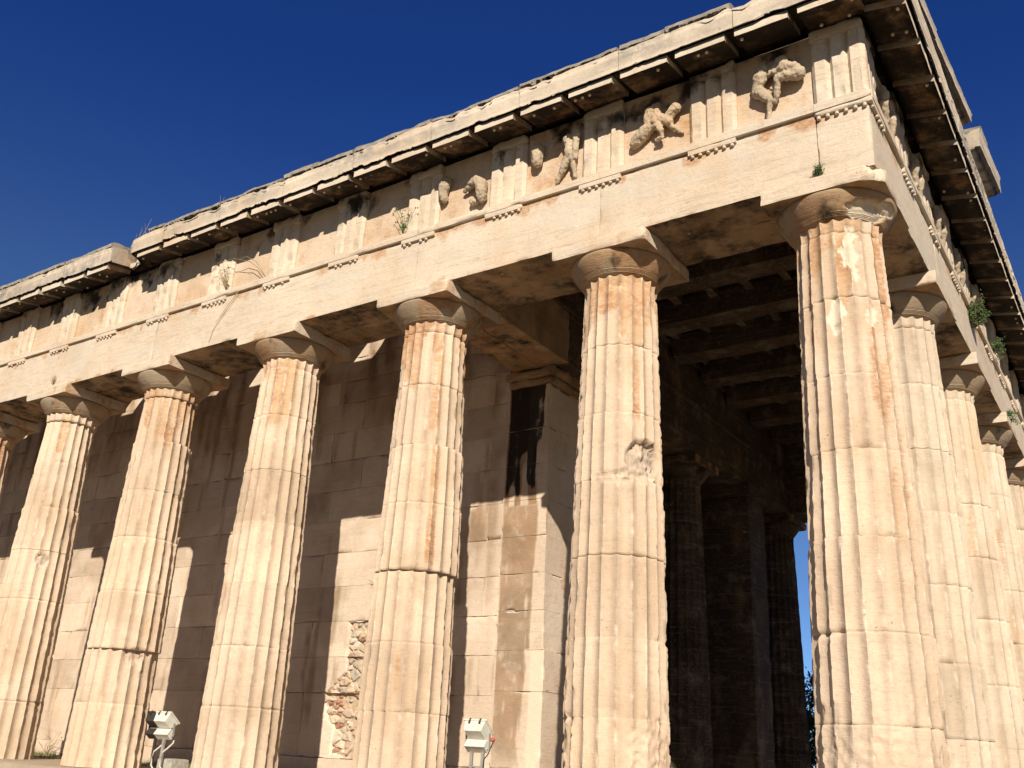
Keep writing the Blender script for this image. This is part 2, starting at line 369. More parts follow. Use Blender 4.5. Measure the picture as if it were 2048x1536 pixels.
def column(x, y, name='column', drums=None, dmg=(), nper=8, dz=.04, seed=0, mt=None, stain=None, fresh=(), twist=0.0, label=None, abacus_cut=None, capdmg=None, capstain=.3, top_stain=1.0, wear=0.0):
    rs = np.random.default_rng(seed)
    zj = [0.0] + JN + [5.31]
    zs = []
    for a, b in zip(zj[:-1], zj[1:]):
        n = max(3, int((b - a) / dz)); zz = np.linspace(a + .0035, b - .0035, n); zs += [a + .001] + list(zz) + [b - .001]
    zs = np.array(zs); k1 = nper + 1; na = 20 * k1 - 1
    lin = np.linspace(-1, 1, k1); lin = np.sign(lin) * (1 - (1 - np.abs(lin)) ** 1.25)      # finer towards the arrises
    loc = np.tile((lin + 1) / 2, 20); fl = np.repeat(np.arange(20), k1)
    th = (fl + loc) / 20 * 2 * np.pi + twist
    u = 2 * np.abs(loc - .5)                       # 1 on an arris, 0 mid flute
    di = np.clip(np.searchsorted(np.array(JN), zs), 0, 7)
    t = zs / 5.31
    R = .512 - .118 * t + .013 * np.sin(np.pi * np.clip(t, 0, 1)) + .012 * sstep(5.2, 5.31, zs)
    off = np.zeros((8, 3)); off[:, :2] = rs.normal(0, .003, (8, 2)); off[:, 2] = 1 + rs.normal(0, .004, 8); tw = rs.normal(0, .006, 8)
    for k, v in (drums or {}).items(): off[k] = v
    off[7] = (0, 0, 1)
    R = R * off[di, 2]
    TH = th[None] + tw[di][:, None]
    ca, sa = np.cos(TH), np.sin(TH)
    Pn = np.stack([x + R[:, None] * ca, y + R[:, None] * sa, np.repeat(zs[:, None], na + 1, 1)], -1)
    dep = .083 * R[:, None] * (1 - u[None] ** 2)
    # worn arrises
    n1 = fbm(Pn * np.array([9, 9, 5.0]), 3, seed + 3); n2 = fbm(Pn * 30, 2, seed + 9)
    arr = np.clip((u[None] - .62) / .38, 0, 1)
    wr = np.clip(n1 - .54, 0, 1) * .075 + np.clip(n2 - .52, 0, 1) * .03 + .0008
    wr = wr * (1 + wear * 2.5 * sstep(1.2, .2, zs)[:, None])
    rad = R[:, None] - dep - wr * arr ** 1.5
    rad += (fbm(Pn * 6, 3, seed + 21) - .5) * .008
    # open joints between drums, chipped here and there
    dj = np.min(np.abs(zs[:, None] - np.array(JN)[None]), 1)
    nj = fbm(Pn * np.array([5, 5, 1.5]), 3, seed + 40)
    jd = rs.uniform(0, 1, 7) ** 2.2 * .009; ji = np.argmin(np.abs(zs[:, None] - np.array(JN)[None]), 1)
    rad -= (dj < .003)[:, None] * jd[ji][:, None] * np.clip(nj * 2.2 - .2, .15, 1.4)
    rad -= sstep(.04, .003, dj)[:, None] * np.clip(nj - .60, 0, 1) * .2
    st_ = np.zeros_like(rad); fr_ = .9 * arr ** 2 * sstep(.50, .60, n2) * sstep(.42, .55, n1) * np.ones_like(rad); cr_ = np.zeros_like(rad); fr_ = fr_ * (0.0 if mt is M_DARK else 1.0); br_ = np.zeros_like(rad)
    # patina: each flute keeps it down to its own height
    zf = rs.uniform(4.35, 5.25, 20); zz = zs[:, None]
    nb = fbm(Pn * np.array([10, 10, 4.0]), 3, seed + 60)
    st_ += top_stain * .74 * sstep(-.12, .22, zz + (nb - .5) * .6 - zf[fl][None])
    azd = np.degrees(np.arctan2(ca, -sa))          # azimuth from south, east positive
    def azdiff(a): return (azd - a + 180) % 360 - 180
    for (az, aw, z0, z1, k) in (stain or ()):
        st_ += k * sstep(aw, aw * .5, np.abs(azdiff(az))) * sstep(z0 - .1, z0 + .15, zz) * sstep(z1 + .1, z1 - .15, zz)
    for (az, aw, zc, zw, flat, gouge) in dmg:
        nn = fbm(Pn * 7, 4, seed + 80); 
        m = np.clip(1.25 - (azdiff(az) / aw) ** 2 - ((zz - zc) / zw) ** 2 + (nn - .5) * 1.3, 0, 1); m = sstep(.0, .22, m)
        rg = np.abs(fbm(Pn * np.array([9, 9, 12.0]), 4, seed + 90) - .5) * 2
        rough_ = R[:, None] - .022 - gouge * (np.clip(nn - .3, 0, 1) * 1.6 + .35) - rg * .075 - (fbm(Pn * 30, 3, seed + 91) - .5) * .03
        rad = rad * (1 - m * flat) + rough_ * m * flat; st_ *= (1 - m); cr_ = np.maximum(cr_, m * min(.6, gouge * 9))
    for (az, aw, zc, zw, ed) in fresh:
        nn = fbm(Pn * 13, 5, seed + 70)
        m = sstep(.0, .14, .7 - (azdiff(az) / aw) ** 2 - ((zz - zc) / zw) ** 2 + (nn - .5) * 4.2)
        fr_ = np.maximum(fr_, m); st_ *= 1 - m; rad -= m * ed * (nn + .3)
    V = np.stack([off[di, 0][:, None] + rad * ca, off[di, 1][:, None] + rad * sa, np.repeat(zz, na + 1, 1)], -1)
    mb = MB()
    tone = np.repeat((rs.normal(0, .045, 8)[di])[:, None], na + 1, 1) + .22 * (fbm(Pn * np.array([7, 7, .8]), 3, seed + 95) - .5)
    gf = gridF(len(zs), na + 1, True); gf = gf[(gf.min(1) % (na + 1)) % k1 != k1 - 1]
    mb.add(V.reshape(-1, 3), gf, stain=st_.reshape(-1), fresh=fr_.reshape(-1), tone=tone.reshape(-1), grey=cr_.reshape(-1))
    o = mb.build('column', mt or M_COL, temple, (x, y, 0))
    if label: o['label'] = label
    # capital: scalloped neck, four annulets, spreading echinus
    cb = MB(); n = 160 if nper > 6 else 80
    prof = [(.372, 5.306), (.412, 5.322), (.420, 5.326)]
    for i in range(4):
        z = 5.327 + i * .0105; r = .417 + i * .0092
        prof += [(r + .006, z + .001), (r + .010, z + .005), (r - .001, z + .0095)]
    prof_e = [(.452, 5.372), (.468, 5.388), (.492, 5.418), (.516, 5.450), (.537, 5.482), (.552, 5.512), (.559, 5.532), (.556, 5.545), (.545, 5.5495)]
    tt = np.linspace(0, len(prof_e) - 1, 34); pe = np.array(prof_e)
    prof = np.array(prof + list(zip(np.interp(tt, range(len(pe)), pe[:, 0]), np.interp(tt, range(len(pe)), pe[:, 1])))); a = np.arange(n + 1) / n * 2 * np.pi
    V = np.stack([prof[:, None, 0] * np.cos(a), prof[:, None, 0] * np.sin(a), np.repeat(prof[:, 1:2], n + 1, 1)], -1)
    Pn = V + np.array([x, y, 0]); frc = np.zeros(V.shape[:2]); crc = 1.5 * np.clip(fbm(Pn * np.array([5, 5, 1.6]), 4, seed + 44) - .42, 0, 1)
    V[..., :2] *= (1 + (fbm(Pn * 5, 3, seed + 7) - .5) * .02)[..., None]
    azd2 = np.degrees(np.arctan2(np.cos(a), -np.sin(a)))
    if capdmg:
        for (az, aw, zc, zw, gouge) in capdmg:
            nn = fbm(Pn * 9, 4, seed + 17)
            m = np.clip(1.1 - (((azd2 - az + 180) % 360 - 180) / aw)[None] ** 2 - ((V[..., 2] - zc) / zw) ** 2 + (nn - .5) * 1.4, 0, 1); m = sstep(0, .35, m)
            V[..., :2] *= (1 - m * gouge * (.5 + nn))[..., None]; frc = np.maximum(frc, m)
    stc = capstain * (fbm(Pn * 2.5, 3, seed + 2) * 1.6 - .3)
    cb.add(V.reshape(-1, 3), gridF(len(prof), n + 1, True), stain=np.clip(stc, 0, 1).reshape(-1), fresh=frc.reshape(-1), crust=crc.reshape(-1))
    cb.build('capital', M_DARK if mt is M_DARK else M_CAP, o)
    ab = MB()
    def fn(Q, P, tg):
        if abacus_cut:
            nn = fbm((P + np.array([x, y, 0])) * 6, 4, seed + 33); s_ = (Q[:, 0] - Q[:, 1]) - (abacus_cut + (nn - .5) * .28 - (Q[:, 2] - AB0) * .35)
            s_ = np.clip(s_, 0, 1); Q = Q + np.stack([-s_ / 2, s_ / 2, 0 * s_], -1)
            return Q, dict(fresh=np.clip(s_ * 10, 0, .3), stain=np.clip(.4 - s_ * 9, 0, 1) * .6)
        return Q, {}
    block(ab, (-ABH, -ABH, AB0), (ABH, ABH, AB1 - .003), res=.04, amp=.003, chip=.014, cw=.035, seed=seed + 4, fn=fn if abacus_cut else None,
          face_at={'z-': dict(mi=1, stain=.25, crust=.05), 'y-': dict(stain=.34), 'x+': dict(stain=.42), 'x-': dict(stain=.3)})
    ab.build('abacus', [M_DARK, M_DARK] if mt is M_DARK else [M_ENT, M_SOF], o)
    return o

column(COLX[0], 0, seed=101, nper=12, dz=.022, twist=.157, wear=1.0,
       stain=[(62, 22, 1.6, 4.6, .46), (44, 9, 3.3, 4.4, .34), (-30, 14, 4.0, 5.3, .45)],
       fresh=[(30, 14, 4.93, .28, .02), (2, 13, 4.32, .2, .012), (48, 10, 4.35, .12, .02)],
       capdmg=[(55, 30, 5.38, .08, .10), (80, 16, 5.45, .05, .06)], abacus_cut=1.0, capstain=.9, dmg=[(20, 60, .45, .35, .5, .0)],
       label='corner column, widest in view, its capital broken on one side')
column(COLX[1], 0, seed=202, nper=12, dz=.022, twist=.157, wear=.8,
       drums={4: (-.004, 0, 1.0), 5: (0, 0, .998)},
       stain=[(52, 9, 3.6, 4.9, .5), (10, 25, 4.6, 5.3, .3)],
       dmg=[(67, 27, 3.27, .17, 1.0, .075), (38, 44, 3.05, .05, .95, .012), (60, 26, 3.11, .05, 1.0, .05), (70, 30, .5, .3, .6, .0)], capstain=.7,
       label='second column from the corner, gashed across its shaft')
column(COLX[2], 0, seed=303, nper=10, dz=.026, drums={4: (.012, .0, 1.012), 3: (.022, -.01, 1.02), 2: (-.006, .0, .985), 5: (-.006, 0, .99), 6: (-.006, 0, .99)},
       stain=[(55, 10, 2.3, 3.8, .5), (50, 14, 3.9, 5.0, .5), (30, 9, .9, 2.3, .34)], capstain=.7,
       label='third column from the corner, its drums shifted out of line')
column(COLX[3], 0, seed=404, top_stain=.5, nper=10, dz=.028, drums={6: (0, 0, .995)}, stain=[(35, 25, 4.3, 5.3, .6)], capstain=.5)
column(COLX[4], 0, seed=505, top_stain=.85, nper=10, dz=.03, drums={6: (-.012, .0, .955), 5: (.004, 0, 1.01), 2: (.02, -.01, 1.012), 3: (.016, 0, 1.006), 1: (-.018, 0, .985), 0: (-.016, 0, .99)},
       stain=[(40, 18, 4.5, 5.3, .7)], dmg=[(75, 16, 1.43, .08, .9, .03)], capstain=.5,
       label='fifth column from the corner, its drums stepped in and out')
column(COLX[5], 0, seed=606, top_stain=.42, nper=10, dz=.03, drums={6: (-.016, .005, .95), 5: (-.016, .005, .962)}, dmg=[(62, 12, 2.9, .09, .95, .06)], stain=[(45, 10, 4.6, 5.2, .6)], capstain=.5,
       label='sixth column from the corner, a hole knocked in its side')
for i in (6, 7, 8): column(COLX[i], 0, seed=700 + i, nper=6, dz=.1)
for i in range(1, 6): column(COLX[0], COLY[i], seed=800 + i, nper=10 if i < 4 else 6, dz=.03 if i < 4 else .08, mt=M_EAST, top_stain=.25, capstain=.15, wear=.8,
                             stain=[(-20, 25, .5, 3.6, .35), (30, 20, 2.0, 4.0, .3)])
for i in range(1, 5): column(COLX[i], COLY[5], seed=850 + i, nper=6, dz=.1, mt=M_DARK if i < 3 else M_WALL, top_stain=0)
for yy in (4.99, 7.575): column(-5.1, yy, seed=870 + int(yy), nper=8, dz=.05, mt=M_DARK, top_stain=0)

# ---- architrave
Z0, Z1 = 5.71, 6.548
def arch_run(fr, joints, tri, corner_first=False, seed=0, mt=M_ENT, hi_res=.05):
    objs = []
    for i in range(len(joints) - 1):
        a0, a1 = joints[i], joints[i + 1]
        if a0 > a1: a0, a1 = a1, a0
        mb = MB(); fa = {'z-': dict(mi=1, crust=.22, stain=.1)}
        lo = fr(np.array([[a0 + .002, H, Z0], [a1 - .002, .004, Z1 - .09]])); l, h = lo.min(0), lo.max(0)
        def afn(Q, P, tg):
            if tg in ('x-', 'x+', 'y-', 'y+'):
                n_ = fbm(P * 3.2, 4, 1450); m_ = fbm(P * np.array([6, 6, 1.5]), 3, 1460)
                return Q, dict(stain=.16 * n_ + np.clip(sstep(6.22, 6.44, P[:, 2] + (n_ - .5) * .25) * .55 * sstep(.40, .58, m_), 0, 1) + .4 * sstep(5.80, 5.72, P[:, 2] + (m_ - .5) * .12) * sstep(.45, .6, n_))
            return Q, {}
        block(mb, l, h, res=hi_res, amp=.003, chip=.022, cw=.035, ct=.52, seed=seed + i, face_at=fa, tone=float(RNG.normal(0, .02)), fn=afn)
        lo = fr(np.array([[a0 + .002, -.010, Z0 + .008], [a1 - .002, -H, Z1]])); l, h = lo.min(0), lo.max(0)
        block(mb, l, h, res=.12, amp=.003, chip=.014, seed=seed + 50 + i, mi=1, face_at=fa)
        lo = fr(np.array([[a0 + .002, H + .042, Z1 - .0885], [a1 - .002, .004, Z1]])); l, h = lo.min(0), lo.max(0)
        block(mb, l, h, res=.04, amp=.0016, chip=.016, cw=.022, cf=4, ct=.56, seed=seed + 80 + i, stain=.18)
        o = mb.build('architrave_block', [mt, M_SOF], temple); objs.append((a0, a1, o))
    # regulae with their pegs hang from the taenia
    for k, tc in enumerate(tri):
        par = next((o for a0, a1, o in objs if a0 <= tc <= a1), objs[0][2])
        mb = MB(); lo = fr(np.array([[tc - .261, H + .036, 6.400], [tc + .261, H - .01, Z1 - .0885]])); l, h = lo.min(0), lo.max(0)
        block(mb, l, h, res=.03, amp=.0012, chip=.012, cw=.02, ct=.54, seed=seed + 120 + k, stain=.2)
        for j in range(6):
            if RNG.random() < .1: continue
            c = fr(np.array([[tc - .218 + .0872 * j, H + .016, 6.40]]))[0]; dr = RNG.uniform(.75, 1.1)
            lathe(mb, [(.0, 6.40 - .034 * dr), (.019, 6.40 - .033 * dr), (.022, 6.40 - .028 * dr), (.017, 6.403)], 10, c[0], c[1], stain=.2)
        mb.build('regula', M_ENT, par)
    return objs

TS = [.2435]; TS.append((TS[0] + COLX[1]) / 2); TS.append(COLX[1])
for i in range(1, 8): TS += [(COLX[i] + COLX[i + 1]) / 2, COLX[i + 1]]
TE = [-.2435]; TE += [(TE[0] + COLY[1]) / 2, COLY[1]]
for i in range(1, 4): TE += [(COLY[i] + COLY[i + 1]) / 2, COLY[i + 1]]
TE += [(COLY[4] + COLY[5] + .2435) / 2, COLY[5] + .2435]
arch_run(south, [-.012] + COLX[1:], TS[1:], seed=1000)
EJ = [-H] + COLY[1:5] + [COLY[5] + H]
arch_run(east, EJ, TE, seed=1200)
# the corner triglyph's regula on the south face
mb = MB(); block(mb, (TS[0] - .2615, -H - .036, 6.400), (TS[0] + .2615 + .03, -H + .01, Z1 - .0885), res=.04, amp=.002, chip=.012, cw=.02, seed=1301, stain=.2)
for j in range(6):
    lathe(mb, [(.0, 6.366), (.019, 6.367), (.022, 6.372), (.017, 6.403)], 12, TS[0] - .218 + .0872 * j, -H - .016)
mb.build('regula', M_ENT, temple)
mb = MB(); block(mb, (-.012, -H - .042, Z1 - .0885), (H + .03, -H + .01, Z1), res=.05, amp=.003, chip=.012, cw=.03, seed=1302, stain=.15)
mb.build('taenia_corner', M_ENT, temple)
# north architrave and the one over the pronaos, plain on the side one sees
mb = MB(); block(mb, (-21, COLY[5] - H, Z0), (-H - .02, COLY[5] + H, 7.45), res=.3, amp=.004, seed=1400)
mb.build('north_entablature', M_DARK, temple)

# ---- frieze: triglyphs and metopes
FZ1 = 7.46
def tri_plan():
    # half channel, three fillets, two full channels; (a, d) across the width
    w = [.040, .105, .0765, .105, .0765, .105, .040]; s = .523 / sum(w); a = -.2615; pts = []
    e = H; dp = .050
    pts = [(a, e - dp * .8)]
    a += w[0] * s; pts.append((a, e)); a += w[1] * s; pts.append((a, e))
    a += w[2] * s / 2; pts.append((a, e - dp)); a += w[2] * s / 2; pts.append((a, e)); a += w[3] * s; pts.append((a, e))
    a += w[4] * s / 2; pts.append((a, e - dp)); a += w[4] * s / 2; pts.append((a, e)); a += w[5] * s; pts.append((a, e))
    a += w[6] * s; pts.append((a, e - dp * .8))
    return pts
def crust_shade(P):  # frieze top darkened: ragged black crust plus cornice shade put into the colour
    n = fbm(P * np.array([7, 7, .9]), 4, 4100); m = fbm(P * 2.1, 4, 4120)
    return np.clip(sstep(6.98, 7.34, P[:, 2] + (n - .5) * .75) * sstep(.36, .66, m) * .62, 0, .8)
def triglyph(fr, tc, seed, mt):
    mb = MB(); pl = tri_plan(); zz = np.arange(Z1, 7.331, .03)
    for (p, q) in zip(pl[:-1], pl[1:]):
        k = max(2, int((q[0] - p[0]) / .02) + 1); t = np.linspace(0, 1, k)
        aa = p[0] + (q[0] - p[0]) * t; dd = p[1] + (q[1] - p[1]) * t
        L = np.stack([np.repeat(tc + aa[:, None], len(zz), 1), np.repeat(dd[:, None], len(zz), 1), np.repeat(zz[None], k, 0)], -1).reshape(-1, 3)
        P = fr(L); ch = np.clip(fbm(P * 8, 3, seed) - .52, 0, 1) * .09 * (np.abs(L[:, 1] - H) < .012)
        L2 = L.copy(); L2[:, 1] -= ch; Q = fr(L2) + rough(P, .003, 4, seed)
        mb.add(Q, gridF(k, len(zz), False), stain=.12 + .5 * np.clip(fbm(P * np.array([7, 7, 1.2]), 3, seed + 5) - .42, 0, 1) * 2 * (np.abs(L[:, 1] - H) > .004), tone=float(RNG.normal(0, .02)), crust=crust_shade(P))
    lo = fr(np.array([[tc - .2615, H + .006, 7.33], [tc + .2615, .40, FZ1]])); block(mb, lo.min(0), lo.max(0), res=.05, seed=seed + 8, fn=lambda Q, P, tg: (Q, dict(crust=crust_shade(P))))
    for s_ in (-1, 1):
        lo = fr(np.array([[tc + s_ * .2615, H - .042, Z1], [tc + s_ * .2595, .40, 7.335]])); block(mb, lo.min(0), lo.max(0), res=.1, amp=0, chip=0)
    return mb.build('triglyph', mt, temple, fix=False)
def metope(fr, a0, a1, seed, mt, st=.2):
    mb = MB(); na = int((a1 - a0) / .03) + 2; zz = np.linspace(Z1, FZ1, 32); aa = np.linspace(a0, a1, na)
    L = np.stack([np.repeat(aa[:, None], 32, 1), np.full((na, 32), .435), np.repeat(zz[None], na, 0)], -1).reshape(-1, 3); P = fr(L)
    L2 = L.copy(); L2[:, 1] += (fbm(P * 3, 4, seed) - .5) * .03
    mb.add(fr(L2), gridF(na, 32), stain=st + .35 * (fbm(P * 2.2, 3, seed + 4) - .35), fresh=np.clip(fbm(P * 2.6, 3, seed + 9) - .57, 0, 1) * 2.4 * (P[:, 2] < 7.0), crust=crust_shade(P))
    return mb.build('metope', mt, temple)
METS = {}
for k, tc in enumerate(TS):
    if tc < -18.5: break
    triglyph(south, tc, 1500 + k, M_ENT)
    if k + 1 < len(TS): METS[k] = metope(south, TS[k + 1] + .2615, tc - .2615, 1600 + k, M_FRZ, .08 if k > 5 else .16)
METE = {}
for k, tc in enumerate(TE):
    triglyph(east, tc, 1700 + k, M_EAST)
    if k + 1 < len(TE): METE[k] = metope(east, tc + .2615, TE[k + 1] - .2615, 1750 + k, M_EAST, .1)
mb = MB()
block(mb, (-21, -.40, Z1 + .004), (.39, H, FZ1), res=.4, seed=1800)
block(mb, (-H, H + .004, Z1 + .004), (.39, COLY[5] + H, FZ1 - .004), res=.4, seed=1801)
mb.build('frieze_backing', M_SOF, temple)

# ---- cornice blocks with mutules
CT = 7.695
PROF = [(.36, 7.53), (.50, 7.525), (.946, 7.446), (.950, 7.468), (.968, 7.468), (.971, 7.444), (.986, 7.442), (.988, 7.66), (1.0, 7.672), (1.002, CT), (.36, CT + .16)]
def corn_at(L, key):  # soffit crusted and toned down, its shade painted in
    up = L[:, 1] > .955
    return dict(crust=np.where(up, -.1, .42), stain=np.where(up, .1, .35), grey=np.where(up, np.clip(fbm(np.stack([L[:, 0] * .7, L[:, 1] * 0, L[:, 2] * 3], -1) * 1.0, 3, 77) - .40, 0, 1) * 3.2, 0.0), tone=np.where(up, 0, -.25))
def mutule(fr, a0, a1, seed, par):
    mb = MB(); pr = [(.53, 7.515), (.53, 7.440), (.938, 7.360), (.943, 7.362), (.943, 7.452)]
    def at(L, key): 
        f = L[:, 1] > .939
        return dict(crust=np.where(f, -.2, .33), stain=np.where(f, .15, .45), tone=np.where(f, 0, -.3))  # crust and darker tone also paint the mutule's underside shade
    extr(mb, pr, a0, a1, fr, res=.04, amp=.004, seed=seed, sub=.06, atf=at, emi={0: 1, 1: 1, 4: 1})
    fr_ = lambda a, d: fr(np.array([[a, d, 0]]))[0]
    for r in range(3):
        for j in range(6):
            if RNG.random() > (.26 if r == 0 else .03) * (1.0 if abs(fr(np.array([[0, 1.0, 0]]))[0][1] + 1) < .1 else .3): continue
            d = .86 - r * .13; zb = 7.360 + (.938 - d) * .196; c = fr_(a0 + (a1 - a0) * (j + .5) / 6, d)
            lathe(mb, [(0, zb - .022), (.015, zb - .021), (.018, zb - .01), (.016, zb + .006)], 8, c[0], c[1], tone=.1)
    return mb.build('mutule', [M_CORN, M_UND], par, fix=True)
def chipc(Q, L):
    n = fbm(Q * 4.2, 4, 611); n2 = fbm(Q * 11, 3, 612); Q = Q.copy()
    lip = sstep(.955, .975, L[:, 1]) * sstep(7.50, 7.455, L[:, 2]); top = sstep(.93, .99, L[:, 1]) * sstep(7.62, 7.68, L[:, 2])
    Q[:, 2] += lip * (np.clip(n - .53, 0, 1) * .22 + np.clip(n2 - .55, 0, 1) * .05)
    Q[:, 2] -= top * (np.clip(n - .55, 0, 1) * .26 + np.clip(n2 - .55, 0, 1) * .06)
    return Q
def cornice(fr, a0, a1, muts, seed, mit0=0, mit1=0, wf=chipc, dz=0.0):
    mb = MB(); pr = [(d, z + (dz if z > 7.6 else 0)) for d, z in PROF]
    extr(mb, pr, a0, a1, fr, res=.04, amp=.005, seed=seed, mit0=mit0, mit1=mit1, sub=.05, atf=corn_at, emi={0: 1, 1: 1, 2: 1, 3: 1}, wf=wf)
    o = mb.build('cornice_block', [M_CORN, M_UND], temple, fix=True)
    for k, (m0, m1) in enumerate(muts): mutule(fr, m0, m1, seed + 10 + k, o)
    return o
J = [-.636 - 1.3 * i for i in range(16)]
for i in range(14):
    a1, a0 = J[i], J[i + 1]
    dz = [0, .0, -.005, .012, -.008, .004, -.012, .0, .006, -.01, .01, 0, .006, -.006][i]
    wf = chipc
    muts = [(a0 + .0, a0 + .546), (a0 + .644, a0 + 1.19)]
    if i == 7:                                   # the block whose end has broken away
        def wf(Q, L, a0=a0):
            n = fbm(Q * 5, 4, 5)
            m = sstep(a0 + .52, a0 + .22, L[:, 0] + (n - .5) * .30) * sstep(.55, .7, L[:, 1])
            Q = Q.copy(); Q[:, 1] += m * (.30 + .16 * n); Q[:, 2] += m * np.where(L[:, 2] > 7.6, -.13, .03) * (.5 + n)
            Q[:, 2] -= sstep(a0 + 1.1, a0 + .35, L[:, 0]) * sstep(7.58, 7.66, L[:, 2]) * (.03 + .05 * n); return Q
        muts = [(a0 + .66, a0 + 1.19)]
    o = cornice(south, a0 + .004, a1 - .004, muts, 1900 + i * 20, wf=wf, dz=dz)
    if i == 7: o['label'] = 'cornice block with its lower end broken away'
# corner block: both arms, mitred
mb = MB()
extr(mb, PROF, J[0] + .004, 0.0, south, res=.04, amp=.005, seed=2300, mit1=1.0, atf=corn_at, emi={0: 1, 1: 1, 2: 1, 3: 1}, wf=chipc)
extr(mb, PROF, 0.0, J[0] * -1 - .004, lambda L: east(L), res=.04, amp=.005, seed=2301, mit0=-1.0, atf=corn_at, emi={0: 1, 1: 1, 2: 1, 3: 1}, wf=chipc)
oc = mb.build('cornice_block', [M_CORN, M_UND], temple, fix=True)
mutule(south, J[0], J[0] + .546, 2310, oc); mutule(south, J[0] + .644, J[0] + 1.19, 2311, oc)
mutule(east, -.556, -.01, 2312, oc); mutule(east, .09, .632, 2313, oc)
for i in range(9):
    a0 = .636 + 1.3 * i; cornice(east, a0 + .004, a0 + 1.296, [(a0 + .11, a0 + .656), (a0 + .754, a0 + 1.30)], 2400 + 20 * i, dz=float(RNG.normal(0, .006)))

# roof tiles laid along the edge, thin, grey and broken
for i in range(14):
    a1, a0 = J[i], J[i + 1]; k0 = a0 + (.02 if i != 7 else .95)
    n = 1 if RNG.random() < .5 else 2; cuts = [k0] + ([k0 + (a1 - k0) * RNG.uniform(.35, .65)] if n == 2 else []) + [a1 - .01]
    for c0, c1 in zip(cuts[:-1], cuts[1:]):
        th = RNG.uniform(.05, .095); db = RNG.uniform(.985, 1.03)
        mb = MB(); extr(mb, [(-.1, CT + .165), (db - .05, CT + .004), (db, CT + .006), (db + .004, CT + th * .6), (db - .03, CT + th), (-.1, CT + .30)], c0, c1 - .01, south, res=.035, amp=.018, seed=2700 + i, sub=.03)
        mb.build('roof_tile', M_TILE, temple, fix=True)
# pediment remains over the east front: raking cornice pieces and the tympanum behind
rk = lambda y: 7.72 + .225 * (y + .98)
def raking(y0, y1, d0, d1, zb, th, seed, mt, tile=True, lab=None):
    mb = MB()
    def fr(L):
        P = east(L); P[:, 2] += .225 * (L[:, 0] + .98); return P
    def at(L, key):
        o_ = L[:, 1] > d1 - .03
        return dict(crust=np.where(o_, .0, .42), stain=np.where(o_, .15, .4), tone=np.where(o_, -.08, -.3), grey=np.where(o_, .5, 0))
    extr(mb, [(d0, zb), (d1 - .08, zb - .0), (d1 - .06, zb + .03), (d1, zb + .02), (d1 + .003, zb + th * .8), (d1 + .02, zb + th), (d0, zb + th)], y0, y1, fr, res=.05, amp=.007, seed=seed, sub=.06, atf=at)
    o = mb.build('raking_cornice_block', mt, temple, fix=True)
    if lab: o['label'] = lab
    if tile:
        mb = MB(); n = 3; ys = np.linspace(y0 + .1, y1 - .02, n + 1)
        for a, b in zip(ys[:-1], ys[1:]):
            e = RNG.uniform(-.05, .02); extr(mb, [(d0 + .3, zb + th + .004), (d1 + e, zb + th + .004), (d1 + e + .01, zb + th + .07), (d0 + .3, zb + th + .10)], a, b - .02, fr, res=.08, amp=.012, seed=seed + 5)
        mb.build('roof_tile', M_TILE, o, fix=True)
raking(-.95, 1.2, .35, .965, 7.745, .13, 2800, M_CORN)
raking(1.22, 3.9, .35, .955, 7.745, .13, 2810, M_CORN, tile=False)
raking(4.12, 6.43, .35, 1.0, 7.44, .30, 2820, M_CORN, lab='projecting raking cornice block standing out against the sky')
mb = MB(); mb.add([(.1, -.6, CT + .15), (.1, 12.9, CT + .15), (.1, 6.28, 9.25), (.4, -.6, CT + .15), (.4, 12.9, CT + .15), (.4, 6.28, 9.25)], [[0, 1, 2], [3, 5, 4], [0, 3, 4, 1], [1, 4, 5, 2], [2, 5, 3, 0]])
mb.build('tympanum_wall', M_CORN, temple, smooth=False, fix=True)
# roof slabs over the front part only; the side passage has lost its roof
mb = MB(); block(mb, (-21, -.1, 7.70), (-5.4, .42, 7.84), res=.5, seed=2850); block(mb, (-9.4, .46, 7.76), (-.3, 12.6, 7.95), res=.8, seed=2851) if False else None
block(mb, (-5.38, -.1, 7.72), (.35, 12.9, 7.86), res=.6, seed=2852); block(mb, (-9.6, 2.5, 7.70), (-5.39, 10.1, 7.85), res=.6, seed=2853)
mb.build('roof_slab', M_DARK, temple)

# ---- cross beam from the third column to the cella, and over the pronaos columns
mb = MB()
for (x0, x1) in ((-5.372, -4.925), (-4.917, -4.465)):
    block(mb, (x0, H + .006, Z0), (x1, 2.36, 6.50), res=.06, amp=.004, chip=.016, seed=2900 + int(x1 * 10), face_at={'z-': dict(crust=.16, stain=.3)})
    block(mb, (x0, 2.364, Z0 + .002), (x1, 12.05, 6.50), res=.3, amp=.004, seed=2910 + int(x1 * 10), mi=1)
block(mb, (-5.41, H + .006, 6.504), (-4.42, 12.05, 6.59), res=.2, seed=2920, mi=1)
block(mb, (-5.33, H + .006, 6.594), (-4.50, 12.05, 7.36), res=.3, seed=2921, mi=1)
block(mb, (-5.39, H + .006, 7.364), (-4.44, 12.05, 7.46), res=.2, seed=2922, mi=1)
mb.build('cross_beam', [M_SOF, M_DARK], temple)
